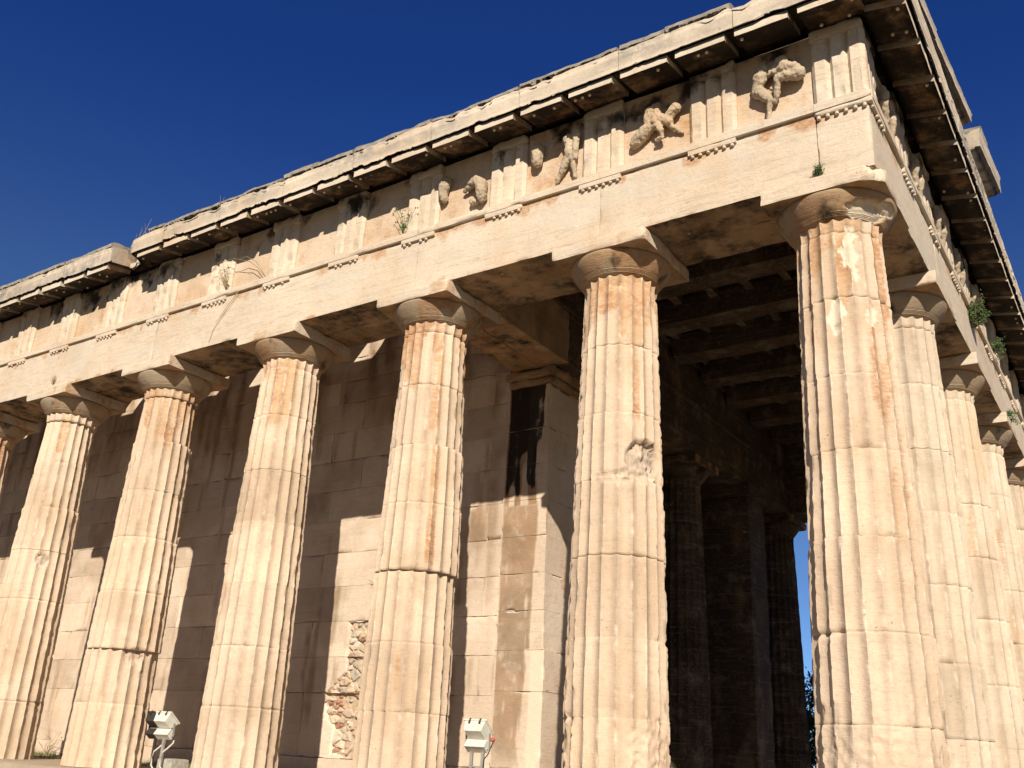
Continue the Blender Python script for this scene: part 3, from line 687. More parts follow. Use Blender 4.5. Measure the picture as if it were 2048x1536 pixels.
# coffered ceiling of the front passage
for k in range(9):
    y = .88 + 1.29 * k
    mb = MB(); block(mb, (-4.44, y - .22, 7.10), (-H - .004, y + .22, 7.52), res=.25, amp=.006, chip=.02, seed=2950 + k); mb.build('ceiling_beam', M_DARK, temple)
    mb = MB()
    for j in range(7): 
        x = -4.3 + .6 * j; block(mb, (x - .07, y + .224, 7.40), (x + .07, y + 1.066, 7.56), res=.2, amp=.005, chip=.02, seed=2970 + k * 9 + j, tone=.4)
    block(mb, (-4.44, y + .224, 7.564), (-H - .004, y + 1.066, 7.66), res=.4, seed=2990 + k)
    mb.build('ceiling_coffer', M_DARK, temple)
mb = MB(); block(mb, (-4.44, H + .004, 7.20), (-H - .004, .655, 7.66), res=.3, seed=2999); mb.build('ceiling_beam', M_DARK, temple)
# beams over the side passage, open between them
for k in range(13):
    x = -6.95 - .0 - 1.29 * (k - 0) ; x += 1.29 * 0
    mb = MB(); block(mb, (x - .33, H + .004, 7.40), (x + .33, 2.36, 7.68), res=.2, amp=.006, chip=.03, seed=3000 + k); mb.build('ceiling_beam', M_SOF, temple)

# ---- cella wall in courses
YW = 2.39; YB = 3.24
ZC = [.255, 1.15, 1.668, 2.19, 2.72, 3.24, 3.757, 4.265, 4.77, 5.275, 5.775, 6.184, 6.597, 7.03, 7.46]
POLY = np.array([(-8.175, 2.19), (-7.66, 2.19), (-7.60, 1.37), (-7.62, .94), (-7.66, .411), (-8.055, .247), (-8.271, .335), (-8.29, .701), (-8.453, .811), (-8.549, 1.13), (-8.326, 1.308), (-8.139, 1.441), (-8.152, 1.663)])
def inpoly(x, z):
    c = np.zeros(len(x), bool); n = len(POLY)
    for i in range(n):
        (x0, y0), (x1, y1) = POLY[i], POLY[(i + 1) % n]
        if y0 == y1: continue
        c ^= ((y0 > z) != (y1 > z)) & (x < (x1 - x0) * (z - y0) / (y1 - y0) + x0)
    return c
wall = MB(); sd = 0
for r in range(len(ZC) - 1):
    x = -5.47 - (.0 if r % 2 else .62); first = True
    xs = [-5.47]
    if r % 2: xs.append(-5.47 - .27)
    L_ = 1.29 if r else 1.29
    while xs[-1] > -20: xs.append(xs[-1] - L_ * (1 + RNG.normal(0, .04) * .5) if len(xs) > 1 or r % 2 else xs[-1] - .9)
    for a, b in zip(xs[:-1], xs[1:]):
        sd += 1; lo = (b + .0018, YW + float(RNG.normal(0, .0012)), ZC[r] + .0018); hi = (a - .0018, YB, ZC[r + 1] - .0018)
        near = (a > POLY[:, 0].min() and b < POLY[:, 0].max() and ZC[r] < POLY[:, 1].max() and ZC[r + 1] > POLY[:, 1].min())
        tn = float(RNG.normal(0, .065)); wash = max(0.0, float(RNG.normal(.12, .2)))
        def fn(Q, P, tg):
            ex = {}
            if tg == 'y-':
                nn = fbm(P * np.array([4, 4, .7]), 4, 3100)
                w2 = fbm(P * 2.4, 4, 3130)
                ex = dict(brown=np.clip(sstep(4.6, 6.2, P[:, 2]) * np.clip(nn - .45, 0, 1) * 3.2 + wash * sstep(.40, .62, w2) + .5 * sstep(.58, .72, fbm(P * np.array([6, 6, .8]), 4, 3140)), 0, .8), stain=.15 * nn,
                          crust=np.clip(sstep(3.6, 6, P[:, 2]) * (fbm(P * np.array([5, 5, .9]), 3, 3120) - .45), 0, 1) * .9)
                if near:
                    nz = fbm(P * 9, 3, 3150); Q = Q.copy()
                    q = inpoly(P[:, 0] + (nz - .5) * .12, P[:, 2] + (nz[::-1] - .5) * .10); Q[q, 1] += .085; ex['crust'] = np.where(q, .1, ex['crust'])
            return Q, ex
        block(wall, lo, hi, res=.022 if near else .07, amp=.002, chip=.02, cw=.03, cf=5, ct=.58, seed=3000 + sd, fn=fn, skip='y+', tone=tn)
block(wall, (-20, YW + .2, .256), (-5.48, YB - .002, 7.44), res=1.2, amp=0, chip=0, tone=-.3, crust=.2)
block(wall, (-20, YW - .06, .0), (-5.48, YB, .252), res=.15, amp=.008, chip=.03, seed=3200)
wall.build('cella_wall', M_WALL, temple)
# rubble packed in the broken patch
import bmesh as _bm
rr = np.random.default_rng(5); nx, nz = 150, 290
gx, gz = np.meshgrid(np.linspace(-8.62, -7.58, nx), np.linspace(.2, 2.23, nz), indexing='ij')
P_ = np.stack([gx.ravel(), np.full(gx.size, YW + .06), gz.ravel()], -1)
sx_, sz_ = [], []
while len(sx_) < 170:
    x, z = rr.uniform(-8.62, -7.58), rr.uniform(.2, 2.23)
    if all(((x - a) / 1.25) ** 2 + ((z - b) * 1.25) ** 2 < .042 ** 2 for a, b in []) or min([((x - a) ** 2 + ((z - b) * 1.3) ** 2) for a, b in zip(sx_, sz_)] + [9]) > (.036 + .05 * rr.random() ** 2) ** 2: sx_.append(x); sz_.append(z)
sx_, sz_ = np.array(sx_), np.array(sz_); ns = len(sx_)
brk = ((sz_ < 1.25) & (rr.random(ns) < .20)) | (rr.random(ns) < .04); wgt = rr.uniform(-.014, .014, ns)
wp = P_ + rough(P_, .03, 8, 3310)
dx = wp[:, 0][:, None] - sx_[None]; dzz = wp[:, 2][:, None] - sz_[None]
D_ = np.sqrt((dx * np.where(brk, .62, 1.0)) ** 2 + (dzz * np.where(brk, 2.2, 1.25)) ** 2) + wgt[None]
o_ = np.argpartition(D_, 1, axis=1)[:, :2]; d0 = np.take_along_axis(D_, o_, 1); sw = d0[:, 0] > d0[:, 1]
idn = np.where(sw, o_[:, 1], o_[:, 0]); edge = np.abs(d0[:, 1] - d0[:, 0])
hgt = sstep(.004, .035, edge); exist = rr.random(ns) < .86
P_[:, 1] -= (hgt * exist[idn]) * (.020 + .03 * rr.random(ns)[idn]) + (fbm(P_ * 18, 4, 3320) - .5) * .03 + (fbm(P_ * 4, 3, 3321) - .5) * .03
pal = np.array([(.60, .49, .37), (.54, .43, .32), (.46, .39, .31), (.42, .37, .30), (.63, .55, .44), (.50, .38, .27)])
cst = pal[rr.integers(0, len(pal), ns)] * rr.uniform(.85, 1.1, ns)[:, None]; cst[brk] = np.array([.33, .175, .12]) * rr.uniform(.8, 1.25, brk.sum())[:, None]
mcol = np.array([.47, .36, .25]); k_ = (sstep(.002, .014, edge) * exist[idn])[:, None]
colr = (cst[idn] * k_ + mcol * (1 - k_)) * (1 + (fbm(P_ * 30, 3, 3330) - .5) * .5)[:, None]
F_ = gridF(nx, nz); cc = P_[F_].mean(1); F_ = F_[inpoly(cc[:, 0], cc[:, 2])]
rb = MB(); rb.add(P_, F_, 0, cr=colr[:, 0], cg=colr[:, 1], cb=colr[:, 2])
M_RUB, _nt, _p = mat('rubble and brick'); _q = NT(_nt); _c = _q.n('ShaderNodeCombineColor')
for _i, _k in enumerate(('cr', 'cg', 'cb')): _q.put(_c.inputs[_i], _q.attr(_k))
_q.put(_p.inputs['Base Color'], _c.outputs[0]); _p.inputs['Roughness'].default_value = .95
_b = _q.n('ShaderNodeBump'); _b.inputs['Strength'].default_value = .6; _b.inputs['Distance'].default_value = .02; _q.put(_b.inputs['Height'], _q.noise(_q.pos(), 28, 6, .7)); _q.put(_p.inputs['Normal'], _b.outputs[0])
rb.build('rubble_patch', M_RUB, temple, smooth=True)

# ---- anta (end of the cella wall) with its brown water stain
an = MB()
def anta_fn(Q, P, tg):
    ex = {}
    if tg == 'y-':
        xx, zz = P[:, 0], P[:, 2]; n1 = fbm(P * np.array([6, 6, 1.4]), 4, 3400); n2 = fbm(P * np.array([9, 9, .8]), 4, 3420); n3 = fbm(P * 3, 3, 3430)
        rightedge = np.where(zz > 1.73, -4.90, np.where(zz > 1.2, -5.02, -5.04))
        right = sstep(.02, -.02, xx - rightedge + (n1 - .5) * .34); left = sstep(-5.455, -5.44, xx + (n1 - .5) * .03)
        body = right * left * sstep(3.70, 3.66, zz) * (.80 + .3 * (n3 - .5)) * sstep(.15, .9, zz + .2)
        strk = right * left * sstep(3.64, 3.70, zz) * sstep(.50, .56, n2 + .25 * sstep(-5.15, -5.4, xx)) * .9
        def band(x0, x1, zb, w=.05): return sstep(x0 - .012, x0 + .012, xx + (n1 - .5) * .05) * sstep(x1 + .02, x1 - .02, xx + (n1 - .5) * .16) * sstep(zb - w, zb + w, zz + (n2 - .5) * .5)
        high = np.maximum.reduce([band(-5.43, -4.86, 4.50), band(-5.43, -5.20, 3.90, .12), band(-5.10, -4.93, 3.98, .10)]) * .8
        n4_ = fbm(P * np.array([14, 14, 3.0]), 4, 3440)
        ex = dict(brown=np.clip(np.maximum(body * .92, strk), 0, 1) * sstep(.25, .5, n4_ + .12), crust=np.clip(high * (.4 + 1.4 * n4_), 0, 1) * 1.0, fresh=np.clip(sstep(-4.93, -4.9, xx + (n1 - .5) * .1) * sstep(1.75, 1.70, zz), 0, 1) * .9)
    if tg == 'x+': ex = dict(stain=.25)
    return Q, ex
AZC = [.255, 1.21, 1.726, 2.24, 2.735, 3.245, 3.757, 4.266, 4.79, 5.45]
for r in range(len(AZC) - 1):
    block(an, (-5.468, YW - .03, AZC[r] + .002), (-4.70 + float(RNG.normal(0, .006)) - .008 * r, YB, AZC[r + 1] - .002), res=.02, amp=.002, chip=.024, cw=.03, cf=4, ct=.56, seed=3450 + r, fn=anta_fn, skip='y+', tone=float(RNG.normal(0, .03)))
block(an, (-5.50, YW - .08, .0), (-4.64, YB, .252), res=.06, amp=.006, chip=.02, seed=3470)
ao = an.build('anta', M_WALL, temple)
ac = MB(); block(ac, (-5.48, YW - .05, 5.452), (-4.69, YB, 5.575), res=.04, chip=.03, ct=.42, seed=3480, stain=.2); block(ac, (-5.50, YW - .09, 5.577), (-4.66, YB + .03, 5.706), res=.04, chip=.03, ct=.42, seed=3481, stain=.2)
ac.build('anta_capital', M_SOF, ao)
an = MB(); block(an, (-5.47, 9.33, 0), (-4.42, 10.24, 5.45), res=.2, seed=3490); block(an, (-5.52, 9.27, 5.452), (-4.36, 10.30, 5.706), res=.2, seed=3491)
an.build('anta', M_DARK, temple)
# the pronaos: side walls, door wall
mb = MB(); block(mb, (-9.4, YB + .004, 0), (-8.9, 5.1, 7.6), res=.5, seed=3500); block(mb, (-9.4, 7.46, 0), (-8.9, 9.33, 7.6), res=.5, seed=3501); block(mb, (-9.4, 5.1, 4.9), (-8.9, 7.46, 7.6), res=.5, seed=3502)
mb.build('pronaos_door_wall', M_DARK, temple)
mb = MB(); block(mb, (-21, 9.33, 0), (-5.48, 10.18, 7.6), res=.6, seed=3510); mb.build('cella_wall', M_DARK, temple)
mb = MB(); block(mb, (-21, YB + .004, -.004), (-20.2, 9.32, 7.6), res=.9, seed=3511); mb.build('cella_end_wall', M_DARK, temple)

# ---- relief figures on the metopes: fragments of bodies carved in the round
def figure(par, name, chains, fr, seed, vox=.009, label=None):
    """chains: lists of (a, z, depth, radius) - swept, fused into one continuous carved surface"""
    b = _bm.new()
    for ch in chains:
        for p, q in zip(ch[:-1], ch[1:]):
            d = max(abs(p[0] - q[0]), abs(p[1] - q[1]), abs(p[2] - q[2])); n = max(1, int(d / .018))
            for i in range(n + 1):
                t = i / n; a, z, dp, r = [p[k] + (q[k] - p[k]) * t for k in range(4)]
                w = fr(np.array([[a, .44 + dp, z]]))[0]
                _bm.ops.create_icosphere(b, subdivisions=2, radius=r, matrix=Matrix.Translation(w))
    me = bpy.data.meshes.new(name); b.to_mesh(me); b.free()
    o = bpy.data.objects.new(name, me); C.objects.link(o)
    md = o.modifiers.new('r', 'REMESH'); md.mode = 'VOXEL'; md.voxel_size = vox
    sm = o.modifiers.new('s', 'SMOOTH'); sm.factor = .5; sm.iterations = 1
    dg = bpy.context.evaluated_depsgraph_get(); m2 = bpy.data.meshes.new_from_object(o.evaluated_get(dg))
    o.modifiers.clear(); o.data = m2; bpy.data.meshes.remove(me); m2.name = name
    V = np.zeros(len(m2.vertices) * 3); m2.vertices.foreach_get('co', V); V = V.reshape(-1, 3); N = np.zeros(len(V) * 3); m2.vertices.foreach_get('normal', N); N = N.reshape(-1, 3)
    rdg = np.abs(fbm(V * np.array([20, 20, 9.0]), 3, seed + 2) - .5) * 2
    V -= N * (rdg * .022)[:, None]
    V += N * ((fbm(V * 34, 3, seed) - .5) * .022 + (fbm(V * 12, 3, seed + 1) - .5) * .02)[:, None]
    m2.vertices.foreach_set('co', V.reshape(-1)); m2.update()
    m2.polygons.foreach_set('use_smooth', np.ones(len(m2.polygons), bool)); m2.materials.clear(); m2.materials.append(M_REL)
    o.parent = par
    if label: o['label'] = label
    return o
# two wrestlers beside the corner
figure(METS[0], 'relief_figure', [
    [(-.545, 7.20, .07, .05), (-.50, 7.17, .08, .075), (-.47, 7.20, .07, .05)], [(-.51, 7.18, .08, .075), (-.53, 7.07, .09, .078), (-.56, 6.97, .07, .066), (-.565, 6.93, .07, .075)],
    [(-.55, 6.93, .07, .07), (-.50, 6.86, .07, .062), (-.455, 6.80, .06, .047), (-.468, 6.70, .04, .036), (-.48, 6.61, .03, .03)], [(-.46, 7.20, .07, .04), (-.40, 7.15, .09, .034), (-.36, 7.19, .09, .034)]], south, 3600)
figure(METS[0], 'relief_figure', [
    [(-.355, 7.17, .08, .045), (-.31, 7.225, .10, .05), (-.27, 7.21, .09, .045)], [(-.36, 7.10, .08, .06), (-.27, 7.11, .10, .075), (-.19, 7.06, .10, .078), (-.135, 6.99, .09, .075)],
    [(-.15, 6.98, .09, .07), (-.25, 6.985, .12, .056), (-.345, 6.99, .12, .047), (-.36, 6.90, .09, .04), (-.385, 6.80, .06, .034), (-.40, 6.775, .05, .035)],
    [(-.30, 7.20, .1, .034), (-.39, 7.14, .11, .032), (-.44, 7.08, .1, .03)], [(-.42, 6.93, .06, .03), (-.36, 6.97, .07, .03)]], south, 3610)
# rider on a bull
figure(METS[1], 'relief_figure', [
    [(-1.70, 7.18, .08, .05), (-1.77, 7.12, .10, .06), (-1.80, 7.02, .09, .062), (-1.78, 6.94, .08, .06)], [(-1.70, 7.18, .08, .05), (-1.69, 7.08, .10, .05), (-1.72, 6.98, .10, .06)],
    [(-1.80, 6.94, .07, .075), (-1.90, 6.88, .06, .085), (-1.99, 6.82, .04, .07)], [(-1.70, 7.04, .10, .055), (-1.62, 6.98, .09, .062), (-1.56, 6.93, .08, .06)], [(-1.60, 6.97, .08, .05), (-1.53, 7.02, .09, .058), (-1.475, 7.07, .09, .062), (-1.49, 7.12, .08, .04)],
    [(-1.74, 6.92, .08, .045), (-1.68, 6.90, .10, .045), (-1.64, 6.83, .10, .04), (-1.65, 6.77, .08, .035), (-1.72, 6.755, .06, .028)], [(-1.57, 6.91, .06, .04), (-1.49, 6.83, .04, .03), (-1.42, 6.775, .03, .026)]], south, 3620)
# torso and a striding man
figure(METS[2], 'relief_figure', [[(-3.28, 7.17, .06, .07), (-3.24, 7.17, .06, .07)], [(-3.26, 7.16, .07, .085), (-3.255, 7.06, .08, .078), (-3.26, 6.98, .07, .068)]], south, 3630)
figure(METS[2], 'relief_figure', [
    [(-2.87, 7.15, .07, .05), (-2.82, 7.15, .08, .07)], [(-2.83, 7.14, .08, .075), (-2.81, 7.04, .08, .066), (-2.81, 6.95, .08, .07)],
    [(-2.82, 6.93, .07, .062), (-2.88, 6.83, .06, .054), (-2.94, 6.73, .04, .04), (-3.00, 6.64, .03, .028)], [(-2.79, 6.93, .07, .055), (-2.765, 6.82, .06, .042), (-2.75, 6.70, .05, .034), (-2.745, 6.63, .04, .034)],
    [(-2.72, 7.21, .09, .05), (-2.715, 7.10, .10, .046), (-2.72, 6.98, .10, .042), (-2.73, 6.86, .08, .036)]], south, 3640)
# two battered torsos
figure(METS[3], 'relief_figure', [[(-4.63, 7.16, .06, .07), (-4.64, 7.07, .08, .078), (-4.66, 6.97, .07, .07), (-4.64, 6.90, .06, .055)]], south, 3650)
figure(METS[3], 'relief_figure', [[(-4.21, 6.98, .07, .06), (-4.13, 7.0, .08, .075), (-4.06, 6.93, .08, .085), (-4.05, 6.82, .08, .08), (-4.05, 6.73, .06, .06)], [(-4.20, 6.97, .07, .045), (-4.26, 6.94, .07, .036), (-4.32, 6.925, .06, .032)], [(-4.20, 6.74, .04, .05), (-4.15, 6.72, .04, .04)]], south, 3660)
for k in range(0, 5):
    c = (TE[k] + TE[k + 1]) / 2; rr2 = np.random.default_rng(40 + k); e = rr2.uniform(-.12, .12)
    figure(METE[k], 'relief_figure', [[(c - .15 + e, 7.14, .05, .04), (c - .16 + e, 7.04, .07, .058), (c - .18 + e, 6.92, .06, .055)], [(c - .18 + e, 6.90, .06, .045), (c - .1 + e, 6.78, .05, .038), (c - .14, 6.66, .03, .03)],
        [(c + .2, 7.0, .06, .05), (c + .16, 6.9, .07, .055), (c + .2, 6.78, .05, .04), (c + .24, 6.66, .03, .03)]], east, 3700 + k, vox=.013)

# ------------------------------------------------------------------ floodlights on the platform
def floodlight(name, label, loc, top, rz, white=True, tilt=-52, group=None, two_legs=True, scale=1.0):
    """box floodlight turned up at the columns: loc = foot, top = height of the lamp's pivot"""
    body = M_WHITE if white else M_BLACK; met = M_GREYM if white else M_BLACK
    root = empty(name, loc); root.rotation_euler = (0, 0, rz); tag(root, label, 'floodlight', group)
    s = scale; ex = Vector((1, 0, 0)); a = math.radians(tilt)
    n = Vector((0, math.cos(a), -math.sin(a)))              # the way the lamp looks
    v = Vector((0, math.sin(a), math.cos(a)))               # up along the housing
    pv = Vector((0, 0, top))
    mb = MB(); c = pv + v * .09 * s
    # wedge shaped housing: narrow back, wide rim in front
    def ring(d, hw, h0, h1): return [tuple(c + n * d * s + ex * sx * hw * s + v * hh * s) for sx, hh in ((-1, h0), (1, h0), (1, h1), (-1, h1))]
    rings = [ring(-.075, .125, -.075, .085), ring(-.07, .13, -.08, .09), ring(.055, .158, -.118, .118), ring(.058, .172, -.13, .13), ring(.082, .172, -.13, .13), ring(.084, .16, -.118, .118)]
    V = [p for r in rings for p in r]; F = [[i * 4 + k, i * 4 + (k + 1) % 4, i * 4 + 4 + (k + 1) % 4, i * 4 + 4 + k] for i in range(5) for k in range(4)] + [[0, 3, 2, 1]]
    mb.add(V, F, 0); mb.build('housing', body, root, smooth=False)
    mb = MB(); mb.add([tuple(Vector(p) - n * .004) for p in rings[5]], [[0, 1, 2, 3]]); mb.build('lamp_glass', M_GLASS, root, smooth=False)
    mb = MB(); g2 = pv + v * -.05 * s + n * -.135 * s
    obox(mb, g2, (ex, n, v), (.15 * s, .05 * s, .055 * s)); obox(mb, g2 + n * .058 * s, (ex, n, v), (.135 * s, .012 * s, .045 * s)); obox(mb, g2 + v * .06 * s, (ex, n, v), (.154 * s, .054 * s, .006 * s)); mb.build('gear_box', body, root, smooth=False)
    for sx in (-.6, .6):
        mb = MB(); cc = c + ex * sx * .13 * s + v * .128 * s + n * .06 * s
        obox(mb, cc, (ex, n, v), (.011 * s, .032 * s, .006 * s)); obox(mb, cc - n * .036 * s - v * .014 * s, (ex, n, v), (.011 * s, .005 * s, .02 * s)); mb.build('clip', M_BLACK, root, smooth=False)
    mb = MB()
    for sx in (-1, 1):
        p0 = pv + ex * sx * .178 * s + v * .05 * s; p1 = pv + ex * sx * .178 * s - Vector((0, .03, .16)) * s
        obox(mb, (p0 + p1) / 2, (ex, (p1 - p0).normalized(), (p1 - p0).normalized().cross(ex)), (.006 * s, (p1 - p0).length / 2, .016 * s))
    pm = pv - Vector((0, .03, .16)) * s; obox(mb, pm, (ex, Vector((0, 1, 0)), Vector((0, 0, 1))), (.184 * s, .016 * s, .005 * s)); mb.build('bracket', met, root, smooth=False)
    zt = pm.z - .006
    for sx in ((-1, 1) if two_legs else (0,)):
        mb = MB(); x = sx * .085 * s; y = pm.y
        obox(mb, (x, y, zt / 2), (ex, Vector((0, 1, 0)), Vector((0, 0, 1))), (.019 * s, .019 * s, zt / 2)); obox(mb, (x, y, .006), (ex, Vector((0, 1, 0)), Vector((0, 0, 1))), (.05 * s, .05 * s, .006)); mb.build('leg', met, root, smooth=False)
    if two_legs:
        mb = MB(); obox(mb, (0, pm.y, zt * .62), (ex, Vector((0, 1, 0)), Vector((0, 0, 1))), (.085 * s, .006, .006)); mb.build('cross_bar', met, root, smooth=False)
        mb = MB(); tube(mb, [pv + ex * .125 * s - v * .07 * s, pv + ex * .165 * s - v * .07 * s, pv + ex * .195 * s - v * .075 * s], [.02, .022, .016], 12); mb.build('plug', M_RED, root)
        mb = MB(); tube(mb, [pv + ex * .19 * s - v * .075 * s, pv + ex * .15 - Vector((0, .05, .2)), (.10, pm.y - .01, zt - .1), (.10, pm.y - .03, zt * .5), (.10, pm.y - .03, .02)], .007, 6); mb.build('cable', M_BLACK, root)
    else:
        mb = MB(); tube(mb, [(.10, .06, top - .12), (.12, .03, top - .22), (.07, -.01, top - .29), (.012, -.03, top - .34), (.0, -.035, top - .45), (.0, -.035, .16), (.03, -.05, .06), (.10, -.07, .012)], .012, 8); mb.build('cable', M_CABLE, root)
    return root
floodlight('floodlight', 'white floodlight with a red plug on two legs, before the brown stained wall end', (-4.60, .90, 0), .625, math.radians(4), group='floodlights standing on the temple platform', scale=.86)
floodlight('floodlight', 'white floodlight on a single post beside a concrete block, between two columns', (-9.30, .30, 0.0), .57, math.radians(4), two_legs=False, scale=.86, group='floodlights standing on the temple platform')
floodlight('floodlight', 'dark floodlight shape close behind the white one on the single post', (-9.56, .36, 0.0), .57, math.radians(4), white=False, two_legs=False, scale=.86, group='floodlights standing on the temple platform')  # dark copy of the floodlight form, set beside the white one
mb = MB(); block(mb, (-9.44, .34, 0), (-9.16, .62, .155), res=.05, amp=.004, chip=.012, seed=3800)
tag(mb.build('concrete_block', M_CONC), 'low pale concrete block at the foot of the single post floodlight', 'block')

# ------------------------------------------------------------------ plants
def leaves(mb, pts, size, n, rs, up=.3, mi=0):
    V = []; F = []
    for p in pts:
        for _ in range(n):
            d = Vector(rs.normal(0, 1, 3)); d.z += up; d.normalize(); L = size * rs.uniform(.6, 1.3); s = d.orthogonal().normalized() * L * .22
            q = Vector(p) + Vector(rs.normal(0, size * .5, 3)); k = len(V)
            V += [tuple(q), tuple(q + d * L * .5 + s), tuple(q + d * L), tuple(q + d * L * .5 - s)]; F.append([k, k + 1, k + 2, k + 3])
    mb.add(V, F, mi)
def shrub(name, label, cat, base, tip, spread, n, size, seed, mat_, group=None, droop=0.0):
    rs = np.random.default_rng(seed); root = empty(name, base); tag(root, label, cat, group)
    fo = MB(); stm = MB(); b = Vector((0, 0, 0)); t = Vector(tip) - Vector(base); ends = []
    for k in range(n):
        e = t * rs.uniform(.5, 1.0) + Vector(rs.normal(0, spread, 3)); mid = e * .5 + Vector(rs.normal(0, spread * .3, 3)); e.z -= droop * rs.random()
        tube(stm, [b, mid, e], [.006, .004, .002], 5, cap=False)
        for j in range(7): ends.append(mid.lerp(e, j / 6))
    leaves(fo, ends, size, 5, rs); fo.build('foliage', mat_, root, smooth=False); stm.build('stem', M_BARK, root)
    return root
shrub('wild_shrub', 'bushy green shrub growing out of the frieze on the shaded end front', 'shrub', (.53, 4.75, 6.2), (.58, 4.8, 6.50), .085, 60, .042, 21, M_LEAF)
shrub('wild_shrub', 'smaller sparse green shrub beyond the bushy one on the end front', 'shrub', (.54, 6.7, 6.56), (.60, 6.85, 6.76), .07, 16, .042, 22, M_LEAF)
shrub('wall_plant', 'small green plant clinging below the frieze over the far columns', 'plant', (.51, 7.75, 5.95), (.56, 7.8, 5.85), .06, 8, .04, 24, M_LEAF2)
shrub('leafy_tuft', 'tiny green tuft in the joint above the corner capital', 'tuft', (-.014, -.51, 5.72), (-.014, -.545, 5.83), .016, 16, .022, 23, M_LEAF2)
def stalks(name, label, cat, base, tips, rad, mat_, seed, leafn=0):
    rs = np.random.default_rng(seed); root = empty(name, base); tag(root, label, cat)
    mb = MB()
    for tp in tips:
        pts = [Vector((0, 0, 0))] + [Vector(p) - Vector(base) for p in tp]
        tube(mb, pts, [rad] * (len(pts) - 1) + [rad * .5], 5)
    mb.build('stem', mat_, root)
    if leafn:
        lf = MB(); pp = [Vector(p) - Vector(base) for tp in tips for p in tp]; leaves(lf, pp, .035, leafn, rs); lf.build('foliage', mat_, root, smooth=False)
    return root
rs = np.random.default_rng(9)
stalks('dry_plant', 'dry sprig rising from the ledge beside the carved torso panel', 'plant', (-5.25, -.53, 6.552), [[(-5.25 + rs.normal(0, .04), -.54, 6.65), (-5.26 + rs.normal(0, .08), -.55, 6.84 + rs.normal(0, .04))] for _ in range(9)], .004, M_LEAF2, 31, 4)
stalks('dry_plant', 'straw coloured sprig on the ledge under the long bent stalk', 'plant', (-8.6, -.53, 6.552), [[(-8.6 + rs.normal(0, .05), -.55, 6.68), (-8.64 + rs.normal(0, .10), -.57, 6.86 + rs.normal(0, .05))] for _ in range(10)], .004, M_DRY, 32, 2)
stalks('bent_stalk', 'long thin stalk arching over two plain panels of the frieze', 'stalk', (-7.775, -.52, 6.56), [[(-7.95, -.56, 6.75), (-8.10, -.58, 6.87), (-8.447, -.60, 7.0), (-8.80, -.60, 7.02), (-9.0, -.58, 6.84)], [(-8.0, -.56, 6.86), (-8.2, -.58, 6.98), (-8.5, -.58, 6.97)]], .0045, M_DRY, 33)
stalks('trailing_weed', 'thin weed trailing down the plain beam below the bent stalk', 'weed', (-8.3, -.545, 6.46), [[(-8.42, -.53, 6.3), (-8.62, -.52, 6.1), (-8.75, -.52, 5.95), (-8.80, -.515, 5.75)], [(-8.55, -.53, 6.22), (-8.72, -.52, 6.05)]], .0035, M_DRY, 34)
stalks('roof_weed', 'wispy dry grass standing on the broken edge of the roof', 'grass tuft', (-10.9, -.6, 7.85), [[(-10.9 + rs.normal(0, .12), -.6, 8.05), (-10.92 + rs.normal(0, .22), -.6, 8.25 + rs.normal(0, .1))] for _ in range(8)], .0035, M_DRY, 35)
stalks('roof_weed', 'single wispy stalk on the roof edge above the plain frieze panels', 'grass tuft', (-9.0, -.6, 7.8), [[(-9.0, -.6, 8.0), (-9.05, -.6, 8.26)], [(-8.98, -.6, 8.0), (-8.95, -.6, 8.2)]], .0035, M_DRY, 36)
stalks('wall_weed', 'small brown weed rooted in a joint of the shaded wall beside the rubble patch', 'weed', (-7.72, 2.385, 2.735), [[(-7.72 + rs.normal(0, .03), 2.36, 2.72), (-7.74 + rs.normal(0, .07), 2.33, 2.70 + rs.normal(0, .06))] for _ in range(16)], .003, M_DRY, 37)
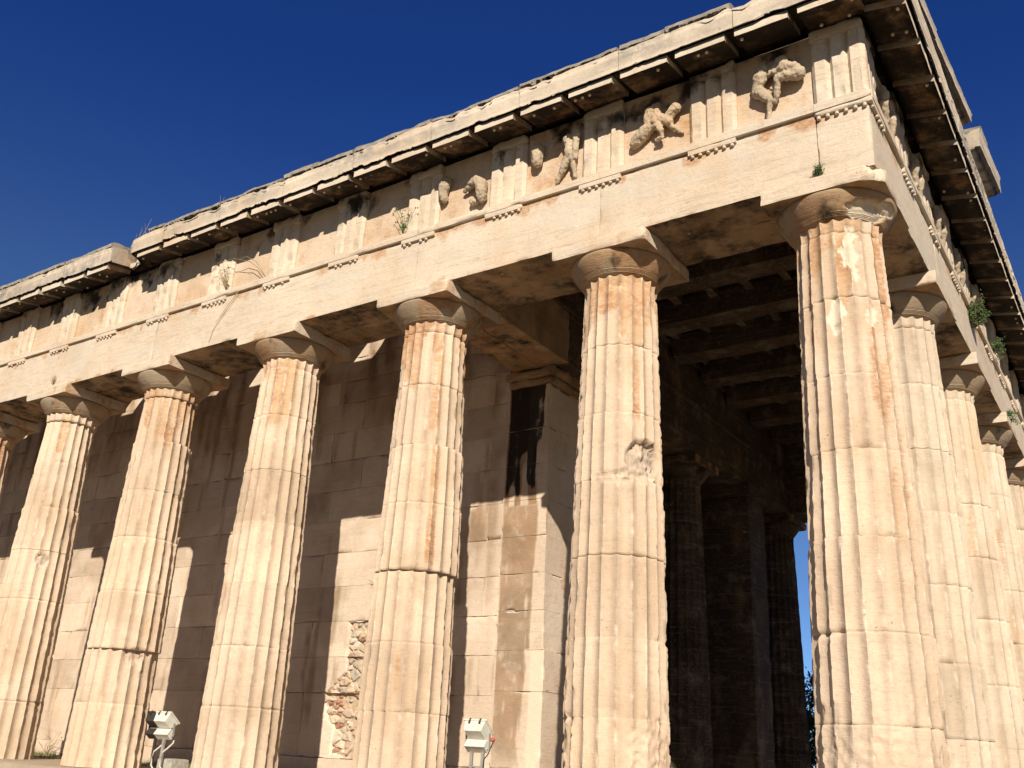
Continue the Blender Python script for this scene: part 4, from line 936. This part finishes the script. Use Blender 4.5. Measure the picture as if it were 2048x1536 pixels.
stalks('beam_weed', 'small dry weed on the beam over the sixth column', 'weed', (-12.70, -.51, 5.78), [[(-12.7 + rs.normal(0, .04), -.53, 5.84), (-12.7 + rs.normal(0, .07), -.54, 5.92)] for _ in range(10)], .004, M_DRY, 38)
# grass along the foot of the cella wall
mb = MB(); rs = np.random.default_rng(77); V = []; F = []
for _ in range(9000):
    x = rs.uniform(-19, -5.6); y = rs.uniform(1.0, 2.32) if rs.random() < .7 else rs.uniform(.75, 2.3)
    if vn(np.array([[x * 1.3, y * 2, 0]]), 5)[0] < .42: continue
    h = rs.uniform(.03, .09); a = rs.uniform(0, 6.28); lx, ly = rs.normal(0, .02, 2); w = .004; k = len(V)
    V += [(x - w * math.cos(a), y - w * math.sin(a), 0), (x + w * math.cos(a), y + w * math.sin(a), 0), (x + lx, y + ly, h)]; F.append([k, k + 1, k + 2])
mb.add(V, F); tag(mb.build('grass', M_GRASS, smooth=False), 'short grass growing along the foot of the temple wall', 'grass', kind='stuff')
rs = np.random.default_rng(6)
stalks('dry_plant', 'sprig of dry weeds in the grass at the wall foot between the leftmost columns', 'weed', (-15.0, 2.2, 0.0), [[(-15 + rs.normal(0, .12), 2.2, .14), (-15 + rs.normal(0, .25), 2.18, .28 + rs.normal(0, .06))] for _ in range(9)], .004, M_DRY, 39, 1)
# the dark tree behind the temple
tr = empty('tree', (-6.2, 19.0, -1.12)); tag(tr, 'dark leafy tree seen through the gap behind the corner column', 'tree')
mb = MB(); tube(mb, [(0, 0, 0), (.05, 0, 1.2), (0, .05, 2.4), (.05, 0, 3.5)], [.2, .15, .1, .04], 10); mb.build('trunk', M_BARK, tr)
mb = MB(); pts = []
for _ in range(900):
    u = rs.normal(0, 1, 3); u /= np.linalg.norm(u); r = rs.random() ** .4
    p = u * r * np.array([1.15, 1.15, 1.5]) * (.75 + .5 * vn((u * 2.3)[None], 3)[0]) + np.array([0, 0, 2.55]); pts.append(Vector(p))
leaves(mb, pts, .11, 10, rs); mb.build('crown', M_CYP, tr, smooth=False)
